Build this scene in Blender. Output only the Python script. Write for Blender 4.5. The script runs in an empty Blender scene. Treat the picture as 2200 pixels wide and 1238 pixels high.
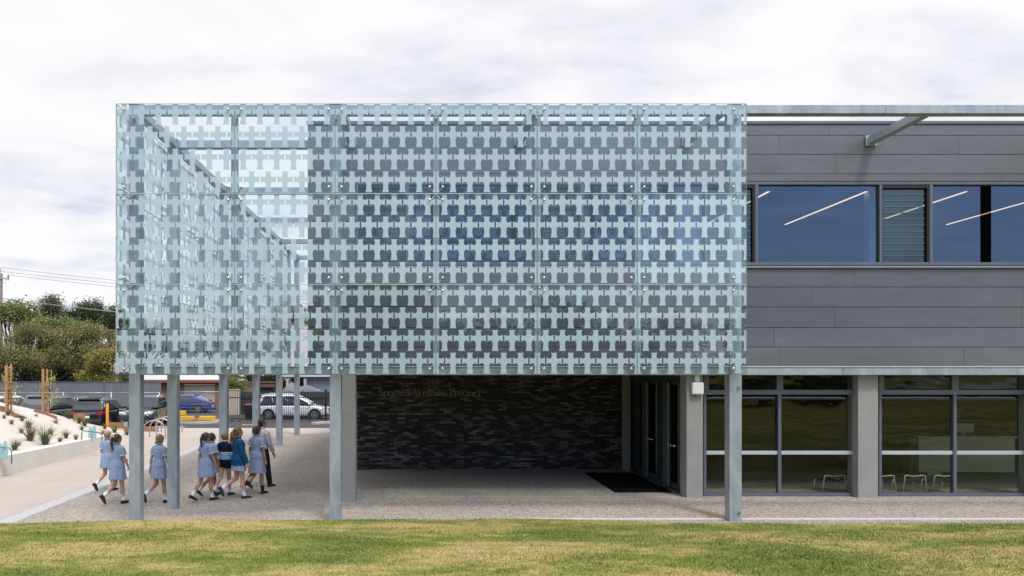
import bpy, bmesh, math, random
from mathutils import Vector, Matrix, noise as mnoise
from math import sin, cos, pi, radians as R
random.seed(7)
S = bpy.context.scene
COL = S.collection
F, CX, HY, CH = 1551.0, 908.0, 800.0, 3.1      # focal (photo px), vanishing point, eye height

def X_(px, Y): return (px - CX) / F * Y
def Z_(py, Y): return CH + (HY - py) / F * Y
def sst(a, b, x):
    t = min(1, max(0, (x - a) / (b - a))); return t * t * (3 - 2 * t)
def gz(x, y):
    """height of the paved ground"""
    base = -.03 + .0175 * (min(y, 33.5) - 16.5)
    right = min(.25, .15 + .045 * (y - 14.25))
    if y > 35: base -= .27*sst(35, 44, y)
    base = max(base, -.12); right = max(right, .10)
    t = sst(-6.5, -.3, x)
    if y > 24: t *= 1 - sst(24, 34, y) * .9
    return base * (1 - t) + right * t
def ground_at(px, py):
    Y = 16.0
    for _ in range(30):
        Y = (CH - gz(X_(px, Y), Y)) * F / (py - HY)
    return X_(px, Y), Y, gz(X_(px, Y), Y)

# ------------------------------------------------------------------ tagging
def tag(o, label=None, cat=None, group=None, kind=None):
    if label: o['label'] = label
    if cat: o['category'] = cat
    if group: o['group'] = group
    if kind: o['kind'] = kind
    return o
def empty(name, loc=(0, 0, 0), rz=0, parent=None):
    o = bpy.data.objects.new(name, None); COL.objects.link(o)
    o.empty_display_size = .2
    if parent: o.parent = parent
    o.location = loc; o.rotation_euler = (0, 0, rz)
    return o
def link(name, me, parent=None, loc=(0, 0, 0)):
    o = bpy.data.objects.new(name, me); COL.objects.link(o)
    if parent: o.parent = parent
    o.location = loc
    return o
def kids(o): return [c for c in o.children]
def copy_tree(o, parent=None):
    c = o.copy(); COL.objects.link(c); c.parent = parent
    for ch in list(o.children): copy_tree(ch, c)
    return c

# ------------------------------------------------------------------ mesh builder
class MB:
    def __init__(s): s.v = []; s.f = []; s.m = []
    def add(s, vs, fs, mi=0):
        b = len(s.v); s.v += [tuple(v) for v in vs]
        s.f += [tuple(i + b for i in f) for f in fs]; s.m += [mi] * len(fs)
        return s
    def box(s, x0, x1, y0, y1, z0, z1, mi=0):
        v = [(x0,y0,z0),(x1,y0,z0),(x1,y1,z0),(x0,y1,z0),(x0,y0,z1),(x1,y0,z1),(x1,y1,z1),(x0,y1,z1)]
        return s.add(v, [(0,3,2,1),(4,5,6,7),(0,1,5,4),(1,2,6,5),(2,3,7,6),(3,0,4,7)], mi)
    def obox(s, c, ax, ay, az, mi=0):
        c, ax, ay, az = map(Vector, (c, ax, ay, az))
        v = [c+i*ax+j*ay+k*az for k in (-1,1) for i,j in ((-1,-1),(1,-1),(1,1),(-1,1))]
        return s.add(v, [(0,3,2,1),(4,5,6,7),(0,1,5,4),(1,2,6,5),(2,3,7,6),(3,0,4,7)], mi)
    def quad(s, a, b, c, d, mi=0): return s.add([a,b,c,d], [(0,1,2,3)], mi)
    def loft(s, rings, cap=True, mi=0, closed=True):
        n = len(rings[0]); vs = [p for r in rings for p in r]; fs = []
        for i in range(len(rings)-1):
            for j in range(n if closed else n-1):
                k = (j+1) % n
                fs.append((i*n+j, i*n+k, (i+1)*n+k, (i+1)*n+j))
        if cap:
            fs.append(tuple(reversed(range(n)))); fs.append(tuple((len(rings)-1)*n+j for j in range(n)))
        return s.add(vs, fs, mi)
    def tube(s, pts, rad, n=10, mi=0, cap=True, flat=None, up=None, rnd=False):
        """tube along pts; rad one number or a list; flat = (a, b) ellipse factors; rnd = rounded ends"""
        pts = [Vector(p) for p in pts]
        if not isinstance(rad, (list, tuple)): rad = [rad]*len(pts)
        rad = list(rad)
        if rnd:
            d0 = (pts[0]-pts[1]).normalized(); d1 = (pts[-1]-pts[-2]).normalized()
            r0, r1 = rad[0], rad[-1]
            pts = [pts[0]+d0*r0*.95, pts[0]+d0*r0*.6] + pts + [pts[-1]+d1*r1*.6, pts[-1]+d1*r1*.95]
            rad = [r0*.3, r0*.8] + rad + [r1*.8, r1*.3]
        rings = []; ref = Vector(up) if up else None
        for i, p in enumerate(pts):
            t = (pts[min(i+1, len(pts)-1)] - pts[max(i-1, 0)]).normalized()
            if ref is None:
                ref = Vector((0,0,1)) if abs(t.z) < .9 else Vector((1,0,0))
            a = ref - t*ref.dot(t)
            if a.length < 1e-5: a = t.orthogonal()
            a.normalize(); b = t.cross(a); ref = a if not up else Vector(up)
            fa, fb = flat or (1, 1)
            rings.append([p + (a*cos(2*pi*k/n)*fa + b*sin(2*pi*k/n)*fb)*rad[i] for k in range(n)])
        return s.loft(rings, cap, mi)
    def ball(s, c, r, n=10, m=7, mi=0):
        if not isinstance(r, (tuple, list)): r = (r, r, r)
        rings = []
        for i in range(m+1):
            a = -pi/2 + pi*(i+.001 if i == 0 else (i-.001 if i == m else i))/m
            a = max(-pi/2+.12, min(pi/2-.12, a))
            rings.append([(c[0]+r[0]*cos(a)*cos(2*pi*k/n), c[1]+r[1]*cos(a)*sin(2*pi*k/n), c[2]+r[2]*sin(a)) for k in range(n)])
        return s.loft(rings, True, mi)
    def prism(s, poly, axis, d0, d1, mi=0):
        """poly of 2d points extruded along axis 'x' 'y' or 'z' """
        def P(p, d): return (d,p[0],p[1]) if axis=='x' else ((p[0],d,p[1]) if axis=='y' else (p[0],p[1],d))
        return s.loft([[P(p,d0) for p in poly],[P(p,d1) for p in poly]], True, mi)
    def mesh(s, name, mats, smooth=False):
        me = bpy.data.meshes.new(name); me.from_pydata(s.v, [], s.f)
        if not isinstance(mats, (list, tuple)): mats = [mats]
        for m in mats: me.materials.append(m)
        if len(mats) > 1: me.polygons.foreach_set('material_index', s.m)
        bm = bmesh.new(); bm.from_mesh(me); bmesh.ops.recalc_face_normals(bm, faces=bm.faces); bm.to_mesh(me); bm.free()
        if smooth: me.polygons.foreach_set('use_smooth', [True]*len(me.polygons))
        me.update(); return me
    def build(s, name, mats, parent=None, smooth=False, world=True, bevel=0, auto=None):
        """world=True: vertices are in world space and are taken into the parent's space"""
        off = (0, 0, 0)
        if parent is not None and world:
            M = Matrix.Identity(4); p = parent; chain = []
            while p: chain.append(p); p = p.parent
            for q in reversed(chain):
                M = M @ Matrix.LocRotScale(q.location, q.rotation_euler, q.scale)
            Mi = M.inverted(); s.v = [tuple(Mi @ Vector(v)) for v in s.v]
        elif parent is None and s.v:
            xs, ys, zs = zip(*s.v)
            off = ((min(xs)+max(xs))/2, (min(ys)+max(ys))/2, min(zs))
            s.v = [(a-off[0], b-off[1], c-off[2]) for a, b, c in s.v]
        me = s.mesh(name, mats, smooth)
        o = link(name, me, parent, off)
        if bevel:
            b = o.modifiers.new('bevel', 'BEVEL'); b.width = bevel; b.segments = 2; b.limit_method = 'ANGLE'
        if auto and smooth:
            me.set_sharp_from_angle(angle=R(auto))
        return o
DG = None
def union(mb, voxel, smooth=2, name='m'):
    """join closed pieces into one continuous surface"""
    me = bpy.data.meshes.new(name); me.from_pydata(mb.v, [], mb.f)
    bm = bmesh.new(); bm.from_mesh(me); bmesh.ops.recalc_face_normals(bm, faces=bm.faces); bm.to_mesh(me); bm.free()
    o = bpy.data.objects.new(name, me); COL.objects.link(o)
    r = o.modifiers.new('r', 'REMESH'); r.mode = 'VOXEL'; r.voxel_size = voxel; r.adaptivity = 0
    if smooth:
        q = o.modifiers.new('s', 'SMOOTH'); q.factor = .5; q.iterations = smooth
    dg = bpy.context.evaluated_depsgraph_get()
    out = bpy.data.meshes.new_from_object(o.evaluated_get(dg))
    bpy.data.objects.remove(o); bpy.data.meshes.remove(me)
    out.polygons.foreach_set('use_smooth', [True]*len(out.polygons))
    return out
def subdiv(me, levels=1):
    o = bpy.data.objects.new('t', me); COL.objects.link(o)
    q = o.modifiers.new('s', 'SUBSURF'); q.levels = levels
    dg = bpy.context.evaluated_depsgraph_get()
    out = bpy.data.meshes.new_from_object(o.evaluated_get(dg))
    bpy.data.objects.remove(o)
    out.polygons.foreach_set('use_smooth', [True]*len(out.polygons))
    return out

# ------------------------------------------------------------------ materials
class NT:
    def __init__(s, name):
        s.mat = bpy.data.materials.new(name); s.mat.use_nodes = True
        s.t = s.mat.node_tree; s.n = s.t.nodes; s.n.clear()
        s.out = s.n.new('ShaderNodeOutputMaterial')
    def __call__(s, typ, **kw):
        nd = s.n.new('ShaderNode' + typ)
        for k, v in kw.items():
            if k.startswith('i_'):
                key = k[2:].replace('_', ' ')
                nd.inputs[int(key) if key.isdigit() else key].default_value = v
            else: setattr(nd, k, v)
        return nd
    def l(s, a, b): s.t.links.new(a, b)
    def ramp(s, fac, stops, interp='LINEAR'):
        r = s('ValToRGB'); r.color_ramp.interpolation = interp
        e = r.color_ramp.elements
        while len(e) < len(stops): e.new(.5)
        for i, (p, c) in enumerate(stops):
            e[i].position = p; e[i].color = (*c, 1) if not isinstance(c, (int, float)) else (c, c, c, 1)
        s.l(fac, r.inputs[0]); return r.outputs[0]
    def mix(s, fac, a, b, mode='MIX'):
        m = s('MixRGB', blend_type=mode)
        for sock, v in zip(m.inputs, (fac, a, b)):
            if hasattr(v, 'links'): s.l(v, sock)
            elif isinstance(v, (int, float)): sock.default_value = v if sock.type == 'VALUE' else (v, v, v, 1)
            else: sock.default_value = (*v, 1)
        return m.outputs[0]
    def noise(s, scale, detail=4, rough=.55, vec=None, dist=0):
        n = s('TexNoise', i_Scale=scale, i_Detail=detail, i_Roughness=rough, i_Distortion=dist)
        if vec: s.l(vec, n.inputs['Vector'])
        return n.outputs['Fac']
    def pos(s, scale=None, obj=False):
        o = s('TexCoord').outputs['Object'] if obj else s('NewGeometry').outputs['Position']
        if scale:
            m = s('Mapping'); m.inputs['Scale'].default_value = scale; s.l(o, m.inputs['Vector']); o = m.outputs[0]
        return o
    def bsdf(s, col, rough=.6, metal=0, spec=.5, bump=None, bstr=.3, bdist=.02):
        b = s('BsdfPrincipled'); b.inputs['Metallic'].default_value = metal
        b.inputs['Specular IOR Level'].default_value = spec
        if hasattr(col, 'links'): s.l(col, b.inputs['Base Color'])
        else: b.inputs['Base Color'].default_value = (*col, 1)
        if hasattr(rough, 'links'): s.l(rough, b.inputs['Roughness'])
        else: b.inputs['Roughness'].default_value = rough
        if bump is not None:
            u = s('Bump', i_Strength=bstr, i_Distance=bdist); s.l(bump, u.inputs['Height']); s.l(u.outputs[0], b.inputs['Normal'])
        return b
    def done(s, sh): s.l(sh.outputs[0], s.out.inputs[0]); return s.mat
MC = {}
def simple(name, c, c2=None, scale=6, rough=.6, metal=0, spec=.5, bump=0, obj=False):
    """plain material whose colour wanders between c and c2"""
    if name in MC: return MC[name]
    t = NT(name); p = t.pos(obj=obj)
    c2 = c2 or tuple(x*.82 for x in c)
    f = t.noise(scale, 5, .6, p)
    col = t.mix(t.ramp(f, [(.3, 0.), (.7, 1.)]), c, c2)
    MC[name] = t.done(t.bsdf(col, rough, metal, spec, f if bump else None, bump or .1))
    return MC[name]
# ================================================================== camera, sky, sun
cam = bpy.data.cameras.new('camera'); co = link('camera', cam, None, (0, 0, CH))
co.rotation_euler = (pi/2, 0, 0); cam.sensor_width = 36; cam.lens = 36*F/2200
cam.shift_x = (1100-CX)/2200; cam.shift_y = (HY-619)/2200
cam.clip_start = .1; cam.clip_end = 2000; S.camera = co
S.view_settings.view_transform = 'Standard'; S.view_settings.look = 'None'
S.cycles.use_denoising = True; S.cycles.denoiser = 'OPENIMAGEDENOISE'; S.cycles.denoising_prefilter = 'ACCURATE'; S.cycles.denoising_input_passes = 'RGB_ALBEDO_NORMAL'; S.cycles.use_adaptive_sampling = False
S.cycles.sample_clamp_indirect = 4; S.cycles.caustics_reflective = False; S.cycles.blur_glossy = .5
S.view_settings.exposure = 0; S.view_settings.gamma = 1

SUN_EL, SUN_AZ = R(60), R(153)          # azimuth measured from +Y towards +X: behind the camera
w = bpy.data.worlds.new("World"); S.world = w; w.use_nodes = True
t = w.node_tree; n = t.nodes; n.clear()
def N(typ, **kw):
    nd = n.new('ShaderNode'+typ)
    for k, v in kw.items():
        if k.startswith('i_'): nd.inputs[k[2:].replace('_', ' ')].default_value = v
        else: setattr(nd, k, v)
    return nd
L = t.links.new
out = N('OutputWorld'); sky = N('TexSky'); sky.sky_type = 'NISHITA'; sky.sun_disc = False
sky.sun_elevation = SUN_EL; sky.sun_rotation = SUN_AZ
b1 = N('Background', i_Strength=.15); L(sky.outputs[0], b1.inputs[0])
tc = N('TexCoord'); sep = N('SeparateXYZ'); L(tc.outputs['Generated'], sep.inputs[0])
def M(op, a, b=None, clamp=False):
    m = N('Math', operation=op, use_clamp=clamp)
    for i, v in enumerate((a, b)):
        if v is None: continue
        if hasattr(v, 'links'): L(v, m.inputs[i])
        else: m.inputs[i].default_value = v
    return m.outputs[0]
zz = M('ADD', M('ABSOLUTE', sep.outputs[2]), .16)
cmb = N('CombineXYZ'); L(M('DIVIDE', sep.outputs[0], zz), cmb.inputs[0]); L(M('DIVIDE', sep.outputs[1], zz), cmb.inputs[1])
mp = N('Mapping'); mp.inputs['Scale'].default_value = (.9, 1.3, 1); mp.inputs['Location'].default_value = (3.1, 1.7, .4); mp.inputs['Rotation'].default_value = (0,0,.25)
L(cmb.outputs[0], mp.inputs[0])
n1 = N('TexNoise', i_Scale=.9, i_Detail=7, i_Roughness=.5, i_Distortion=.15); L(mp.outputs[0], n1.inputs[0])
n2 = N('TexNoise', i_Scale=2.6, i_Detail=8, i_Roughness=.5, i_Distortion=.25); L(mp.outputs[0], n2.inputs[0])
mixn = M('ADD', M('MULTIPLY', n1.outputs[0], .55), M('MULTIPLY', n2.outputs[0], .45))
cr = N('ValToRGB'); L(mixn, cr.inputs[0])
e = cr.color_ramp.elements; e[0].position = .39; e[0].color = (.70,.715,.82,1); e[1].position = .535; e[1].color = (.985,.98,1.0,1)
m_ = e.new(.465); m_.color = (.89,.893,.955,1)
# the cloud is brightest round the veiled sun, high behind the camera
dt = N('VectorMath', operation='DOT_PRODUCT'); L(tc.outputs['Generated'], dt.inputs[0])
dt.inputs[1].default_value = (sin(SUN_AZ)*cos(SUN_EL), cos(SUN_AZ)*cos(SUN_EL), sin(SUN_EL))
glow = M('ADD', M('MULTIPLY', M('POWER', M('MAXIMUM', dt.outputs['Value'], 0.), 3.0), 2.5), 1.0)
b2 = N('Background', i_Strength=1.0); 
# a blue grey bank of cloud stands low behind the camera
bank = N('MapRange'); L(M('ADD', sep.outputs[1], M('MULTIPLY', sep.outputs[2], 1.1)), bank.inputs[0])
for k, v in zip(('From Min','From Max','To Min','To Max'), (-.45, .10, 1., 0.)): bank.inputs[k].default_value = v
bm_ = N('MixRGB'); L(bank.outputs[0], bm_.inputs[0]); L(cr.outputs[0], bm_.inputs[1]); 
bt = N('ValToRGB'); L(n2.outputs[0], bt.inputs[0]); q_ = bt.color_ramp.elements; q_[0].position = .40; q_[0].color = (.29,.39,.61,1); q_[1].position = .60; q_[1].color = (.50,.59,.78,1); L(bt.outputs[0], bm_.inputs[2])
L(bm_.outputs[0], b2.inputs[0]); L(glow, b2.inputs[1])
# cloud cover: full ahead of the camera and overhead, opening to blue low behind it
cover = N('MapRange'); L(M('ADD', sep.outputs[1], M('MULTIPLY', sep.outputs[2], .9)), cover.inputs[0])
for k, v in zip(('From Min','From Max','To Min','To Max'), (-.60, .50, .45, .98)): cover.inputs[k].default_value = v
br = N('MapRange'); L(n2.outputs[0], br.inputs[0])
for k, v in zip(('From Min','From Max','To Min','To Max'), (.38, .60, -.32, .25)): br.inputs[k].default_value = v
cov = M('ADD', cover.outputs[0], M('MULTIPLY', br.outputs[0], M('SUBTRACT', 1.12, cover.outputs[0])), True)
mx = N('MixShader'); L(cov, mx.inputs[0]); L(b1.outputs[0], mx.inputs[1]); L(b2.outputs[0], mx.inputs[2]); L(mx.outputs[0], out.inputs[0])
sl = bpy.data.lights.new('sun', 'SUN'); sl.energy = 2.15; sl.angle = R(9); sl.color = (1, .95, .88)
so = link('sun', sl, None, (0, 0, 30))
sd = Vector((sin(SUN_AZ)*cos(SUN_EL), cos(SUN_AZ)*cos(SUN_EL), sin(SUN_EL)))
so.rotation_euler = sd.to_track_quat('Z', 'Y').to_euler()

# ================================================================== materials of the site
def m_steel():
    t = NT('galvanised_steel'); p = t.pos()
    v = t('TexVoronoi', i_Scale=38.0); t.l(p, v.inputs['Vector'])
    f = t.noise(2.2, 6, .65, t.pos((1, 1, .35)), .8)
    col = t.mix(t.ramp(f, [(.34, 0.), (.66, 1.)]), (.28,.315,.355), (.41,.455,.505))
    bw = t('RGBToBW'); t.l(v.outputs['Color'], bw.inputs[0]); col = t.mix(.09, col, bw.outputs[0], 'OVERLAY')
    return t.done(t.bsdf(col, t.ramp(f, [(.3,.34),(.7,.55)]), .35, .5, f, .05))
STEEL = m_steel()
def m_glass(name, tint, refl_tint, ior):
    t = NT(name); fr = t('Fresnel', i_IOR=ior)
    tr = t('BsdfTransparent'); tr.inputs[0].default_value = (*tint, 1)
    gl = t('BsdfGlossy', i_Roughness=.0); gl.inputs[0].default_value = (*refl_tint, 1)
    k = t('Math', operation='MULTIPLY'); bf = t('Math', operation='SUBTRACT'); bf.inputs[0].default_value = 1.0; t.l(t('NewGeometry').outputs['Backfacing'], bf.inputs[1])
    t.l(fr.outputs[0], k.inputs[0]); t.l(bf.outputs[0], k.inputs[1])
    m = t('MixShader'); t.l(k.outputs[0], m.inputs[0]); t.l(tr.outputs[0], m.inputs[1]); t.l(gl.outputs[0], m.inputs[2])
    return t.done(m)
GLASS = m_glass('clear_glass', (.925,.96,.965), (1,1,1), 1.85)
EDGE = simple('glass_edge', (.42,.56,.54), (.30,.46,.44), 3, .25)
def m_frit():
    t = NT('ceramic_frit'); d = t('BsdfDiffuse'); d.inputs[0].default_value = (.82,.88,.94,1)
    tl = t('BsdfTranslucent'); tl.inputs[0].default_value = (.44,.53,.55,1)
    a = t('MixShader'); a.inputs[0].default_value = .22; t.l(d.outputs[0], a.inputs[1]); t.l(tl.outputs[0], a.inputs[2])
    tr = t('BsdfTransparent'); tr.inputs[0].default_value = (.9,.96,.95,1)
    b = t('MixShader'); b.inputs[0].default_value = .10; t.l(a.outputs[0], b.inputs[1]); t.l(tr.outputs[0], b.inputs[2])
    return t.done(b)
FRIT = m_frit()
STAINLESS = simple('stainless_steel', (.62,.60,.58), (.5,.49,.48), 20, .25, .9)
def m_clad():
    t = NT('zinc_cladding'); p = t.pos()
    f = t.noise(.55, 5, .6, t.pos((.5, .5, 1.6)))
    g = t.noise(1.7, 3, .5, t.pos((.9, .9, .9)))
    col = t.mix(t.ramp(f, [(.3,0.),(.7,1.)]), (.125,.132,.152), (.170,.176,.198))
    isl = t('NewGeometry').outputs['Random Per Island']
    col = t.mix(t.ramp(isl, [(0, 0.), (1, .22)]), col, (.10,.10,.112))
    return t.done(t.bsdf(col, .40, .2, .5, g, .5, .04))
CLAD = m_clad()
FRAME = simple('window_frame_grey', (.135,.15,.185), (.11,.125,.16), 3, .45, .2)
def m_conc(name, a, b, sc=1.4):
    t = NT(name); f = t.noise(sc, 7, .62, t.pos(), .3); g = t.noise(9, 4, .6, t.pos((1, 1, .25)))
    col = t.mix(t.ramp(f, [(.3,0.),(.72,1.)]), a, b); col = t.mix(t.ramp(g, [(.55,0.),(.8,.3)]), col, tuple(x*.72 for x in a))
    return t.done(t.bsdf(col, .8, 0, .3, f, .08))
CONC = m_conc('precast_concrete', (.33,.325,.315), (.26,.255,.25))
def m_paving(name, a, b, speck, stain=False):
    t = NT(name); p = t.pos()
    v = t('TexVoronoi', i_Scale=34.0); t.l(p, v.inputs['Vector'])
    bw = t('RGBToBW'); t.l(v.outputs['Color'], bw.inputs[0])
    f = t.noise(.5, 6, .6, p, .4); h = t.noise(70, 2, .6, p)
    col = t.mix(t.ramp(f, [(.3,0.),(.7,1.)]), a, b)
    k = t.ramp(bw.outputs[0], [(.2, 1-speck*1.25), (.5, 1.), (.8, 1+speck*.35)])
    col = t.mix(1, col, k, 'MULTIPLY')
    col = t.mix(speck*.6, col, t.ramp(h, [(.35, .25), (.65, .8)]), 'OVERLAY')
    if stain:
        d = t('VectorMath', operation='DISTANCE'); t.l(p, d.inputs[0]); d.inputs[1].default_value = (5.95, 14.85, .17)
        q = t('Math', operation='MULTIPLY'); t.l(d.outputs['Value'], q.inputs[0]); t.l(t.ramp(t.noise(5, 4, .6, p), [(.3, .5), (.7, 1.6)]), q.inputs[1])
        col = t.mix(t.ramp(q.outputs[0], [(.05, .45), (.45, 0.)]), col, (.40,.20,.10))
    return t.done(t.bsdf(col, .85, 0, .25, bw.outputs[0], .25, .004))
AGG = m_paving('exposed_aggregate', (.37,.325,.28), (.31,.272,.235), .38, True)
PLAIN = m_paving('plain_concrete_paving', (.45,.395,.345), (.40,.35,.31), .08)
def m_lawn(name, blade=False):
    t = NT(name); p = t.pos()
    f = t.noise(.55, 6, .62, t.pos((.55, 1.3, 1)), .5); g = t.noise(3.2, 5, .6, t.pos((.7, 1.4, 1)))
    s = t('Math', operation='ADD'); q = t('Math', operation='MULTIPLY'); q.inputs[1].default_value = .45
    t.l(g, q.inputs[0]); t.l(f, s.inputs[0]); t.l(q.outputs[0], s.inputs[1])
    col = t.ramp(s.outputs[0], [(.54, (.095,.125,.022)), (.69, (.165,.185,.045)), (.81, (.33,.275,.10)), (.94, (.43,.33,.17))])
    if blade:
        isl = t('NewGeometry').outputs['Random Per Island']
        col = t.mix(1, col, t.ramp(isl, [(0, .58), (1, 1.38)]), 'MULTIPLY')
        col = t.mix(t.ramp(isl, [(.87, 0.), (.88, .7)], 'CONSTANT'), col, (.46,.37,.19))
        d = t.bsdf(col, .75, 0, .2)
        d.inputs['Subsurface Weight'].default_value = 0
        return t.done(d)
    h = t.noise(45, 3, .6, p); col = t.mix(.5, col, t.ramp(h, [(.3, .25), (.7, .75)]), 'OVERLAY')
    return t.done(t.bsdf(col, .95, 0, .1, h, .5, .02))
LAWN = m_lawn('lawn_turf'); BLADE = m_lawn('grass_blades', True)
ASPH = m_paving('asphalt', (.062,.062,.068), (.05,.05,.056), .2)
DIRT = simple('dry_ground', (.24,.20,.13), (.16,.16,.07), .3, .95)
DARK = simple('dark_interior', (.03,.032,.036), (.022,.024,.028), 2, .8)
BLACK = simple('black_rubber', (.006,.006,.006), (.004,.004,.004), 20, .95, 0, .1)

# ================================================================== ground sheets
def sheet(name, xs, ys, hf, mat, smooth=True):
    v = [(x, y, hf(x, y)) for y in ys for x in xs]; nx = len(xs)
    f = [(j*nx+i, j*nx+i+1, (j+1)*nx+i+1, (j+1)*nx+i) for j in range(len(ys)-1) for i in range(nx-1)]
    me = bpy.data.meshes.new(name); me.from_pydata(v, [], f); me.materials.append(mat)
    if smooth: me.polygons.foreach_set('use_smooth', [True]*len(f))
    o = link(name, me); tag(o, kind='structure'); return o
def lin(a, b, n): return [a+(b-a)*i/(n-1) for i in range(n)]
sheet('ground', lin(-500, -60, 8)+lin(-47, 32, 30)+lin(50,500,8), [-160, -60, 0, 10, 13, 16, 20, 25, 30, 35, 40, 50, 61.9, 62.6, 100, 200, 400, 800],
      lambda x, y: -.45 if y < 62.5 and -100 < x < 80 else .17, DIRT)
sheet('paving', lin(-14.5, 26, 60), lin(13.3, 37.5, 60), lambda x, y: gz(x, y), PLAIN)
def agg_top(x): return 29.5 + 1.1*max(0, min(6, x+8.6))
xs = lin(-8.55, 26, 70); nx = len(xs); rows = 40
v = []; f = []
for j in range(rows):
    for x in xs:
        y = 13.3 + (agg_top(x)-13.3)*j/(rows-1); v.append((x, y, gz(x, y)+.004))
for j in range(rows-1):
    for i in range(nx-1): f.append((j*nx+i, j*nx+i+1, (j+1)*nx+i+1, (j+1)*nx+i))
me = bpy.data.meshes.new('aggregate_paving'); me.from_pydata(v, [], f); me.materials.append(AGG); tag(link('aggregate_paving', me), kind='structure')
sheet('drain_strip', [-8.95, -8.57], lin(13.4, 30, 40), lambda x, y: gz(x, y)+.005, simple('blue_grey_strip', (.40,.40,.42), (.44,.425,.41), 3, .7))
sheet('asphalt_road', lin(-45, 30, 60), lin(37.2, 62, 20), lambda x, y: gz(x, y)+.006, ASPH)
def pw(x, pts):
    if x <= pts[0][0]: return pts[0][1]
    for (a, va), (b, vb) in zip(pts, pts[1:]):
        if x <= b: return va+(vb-va)*sst(a, b, x)
    return pts[-1][1]
LE = [(-20, .20), (-8.2, .235), (-4.2, .315), (-1.7, .285), (1.7, .205), (5, .145), (30, .15)]
def lawn_edge(x): return pw(x, [(-3, 13.85), (2.2, 14.39)])
def lawn_z(x, y):
    d = lawn_edge(x) - y; e = pw(x, LE)
    z = e + (.32-e)*sst(0, 4, d) + .035*mnoise.noise(Vector((x*.5, y*.7, 0)))*sst(0, .8, d)
    return z - .10*(1-sst(0, .16, d)) if x < 1 else z - .03*(1-sst(0, .1, d))
ys_n = [0, .05, .1, .16, .3, .5, .8, 1.2, 1.7, 2.3, 3, 3.8, 4.6, 6, 9, 14, 30, 70, 150]
xs = [-120, -60, -30] + lin(-20, 24, 111) + [40, 70, 130]; nx = len(xs)
v = [(x, lawn_edge(x), -.1) for x in xs]
for d in ys_n:
    for x in xs: v.append((x, lawn_edge(x)-d, lawn_z(x, lawn_edge(x)-d)))
f = [(j*nx+i, (j+1)*nx+i, (j+1)*nx+i+1, j*nx+i+1) for j in range(len(ys_n)) for i in range(nx-1)]
me = bpy.data.meshes.new('lawn'); me.from_pydata(v, [], f); me.materials.append(LAWN); me.polygons.foreach_set('use_smooth', [True]*len(f))
tag(link('lawn', me), kind='structure')
v = []; f = []
rg = random.Random(3)
for i in range(150000):
    y0 = rg.random()**.8
    d = .02 + y0*5.2; 
    x = rg.uniform(-10.5, 13.5); y = lawn_edge(x)-d
    if abs(x-CX*0) > 14: continue
    z = lawn_z(x, y); a = rg.uniform(0, 2*pi); h = rg.uniform(.012, .036); wd = rg.uniform(.004, .008)
    lx, ly = rg.gauss(0, .018), rg.gauss(0, .018); b = len(v)
    v += [(x-cos(a)*wd, y-sin(a)*wd, z-.004), (x+cos(a)*wd, y+sin(a)*wd, z-.004), (x+lx, y+ly, z+h)]; f.append((b, b+1, b+2))
me = bpy.data.meshes.new('grass'); me.from_pydata(v, [], f); me.materials.append(BLADE)
tag(link('grass', me), 'short mown green and straw coloured grass of the lawn', 'grass', kind='stuff')
mb = MB(); mb.box(1.9, 6.03, 14.40, 14.50, .02, .176); mb.box(6.32, 26, 14.40, 14.50, .02, .176)
tag(mb.build('edging_strip', simple('white_edging', (.56,.55,.52), (.44,.43,.41), 8, .7), None, bevel=.01),
    'white concrete edging strip between the lawn and the speckled paving', 'edging')

# ================================================================== steel frame of the screen
YB0, YB1 = 14.25, 14.47           # steel front and back faces
frame = tag(empty('steel_frame', (-1.74, 14.36, 0)), 'galvanised steel frame of square columns and beams carrying the patterned glass screen', 'steel frame')
def col_mesh(w_): 
    return None
ZT, ZB = 8.388, 3.045
def column(x, y, w_=.22):
    mb = MB(); mb.box(x-w_/2, x+w_/2, y-w_/2, y+w_/2, gz(x, y)-.15, ZT)
    mb.box(x-w_/2-.012, x+w_/2+.012, y-w_/2-.012, y+w_/2+.012, ZT+.001, ZT+.013)
    return mb.build('column', STEEL, frame, bevel=.012)
SIDE_Y = [14.36, 16.49, 20.67, 24.69, 28.67, 32.68]
XC = -5.69
for y in SIDE_Y: column(XC, y)
c720 = column(-1.725, 14.36); c1580 = column(6.175, 14.36, .24)
for zz_ in (2.80, .33):                      # bolts on the right-hand column
    mb = MB(); mb.tube([(6.24, 14.239, zz_), (6.24, 14.205, zz_)], .022, 8); mb.tube([(6.24, 14.239, zz_), (6.24, 14.228, zz_)], .034, 8)
    mb.build('bolt', STAINLESS, c1580)
def beam(x0, x1, y0, y1, z0, z1, name='beam'):
    mb = MB(); mb.box(x0, x1, y0, y1, z0, z1); return mb.build(name, STEEL, frame, bevel=.008)
for a, b in ((XC+.112, -1.837), (-1.613, 6.053), (6.297, 9.14), (9.144, 17), (17.004, 26)):
    beam(a, b, YB0+.004, YB1-.02, 8.212, 8.385); 
for a, b in ((XC+.112, -1.837), (-1.613, 6.053), (6.297, 8.3), (8.304, 16), (16.004, 26)):
    beam(a, b, YB0+.004, YB1-.02, ZB, 3.205)
    mb = MB(); mb.box(a, b, YB0-.012, YB1-.02, 3.206, 3.222); mb.build('flashing', STAINLESS if 0 else simple('bright_flashing', (.75,.78,.80), (.62,.66,.68), 6, .35, .3), frame)
for y0, y1 in zip(SIDE_Y, SIDE_Y[1:]):
    for z0, z1 in ((8.212, 8.385), (ZB, 3.205)):
        beam(XC-.1, XC+.1, y0+.112, y1-.112, z0, z1)
for y in SIDE_Y[1:]:
    beam(XC+.112, -2.6, y-.08, y+.08, 8.20, 8.38, 'cross_beam')
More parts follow.
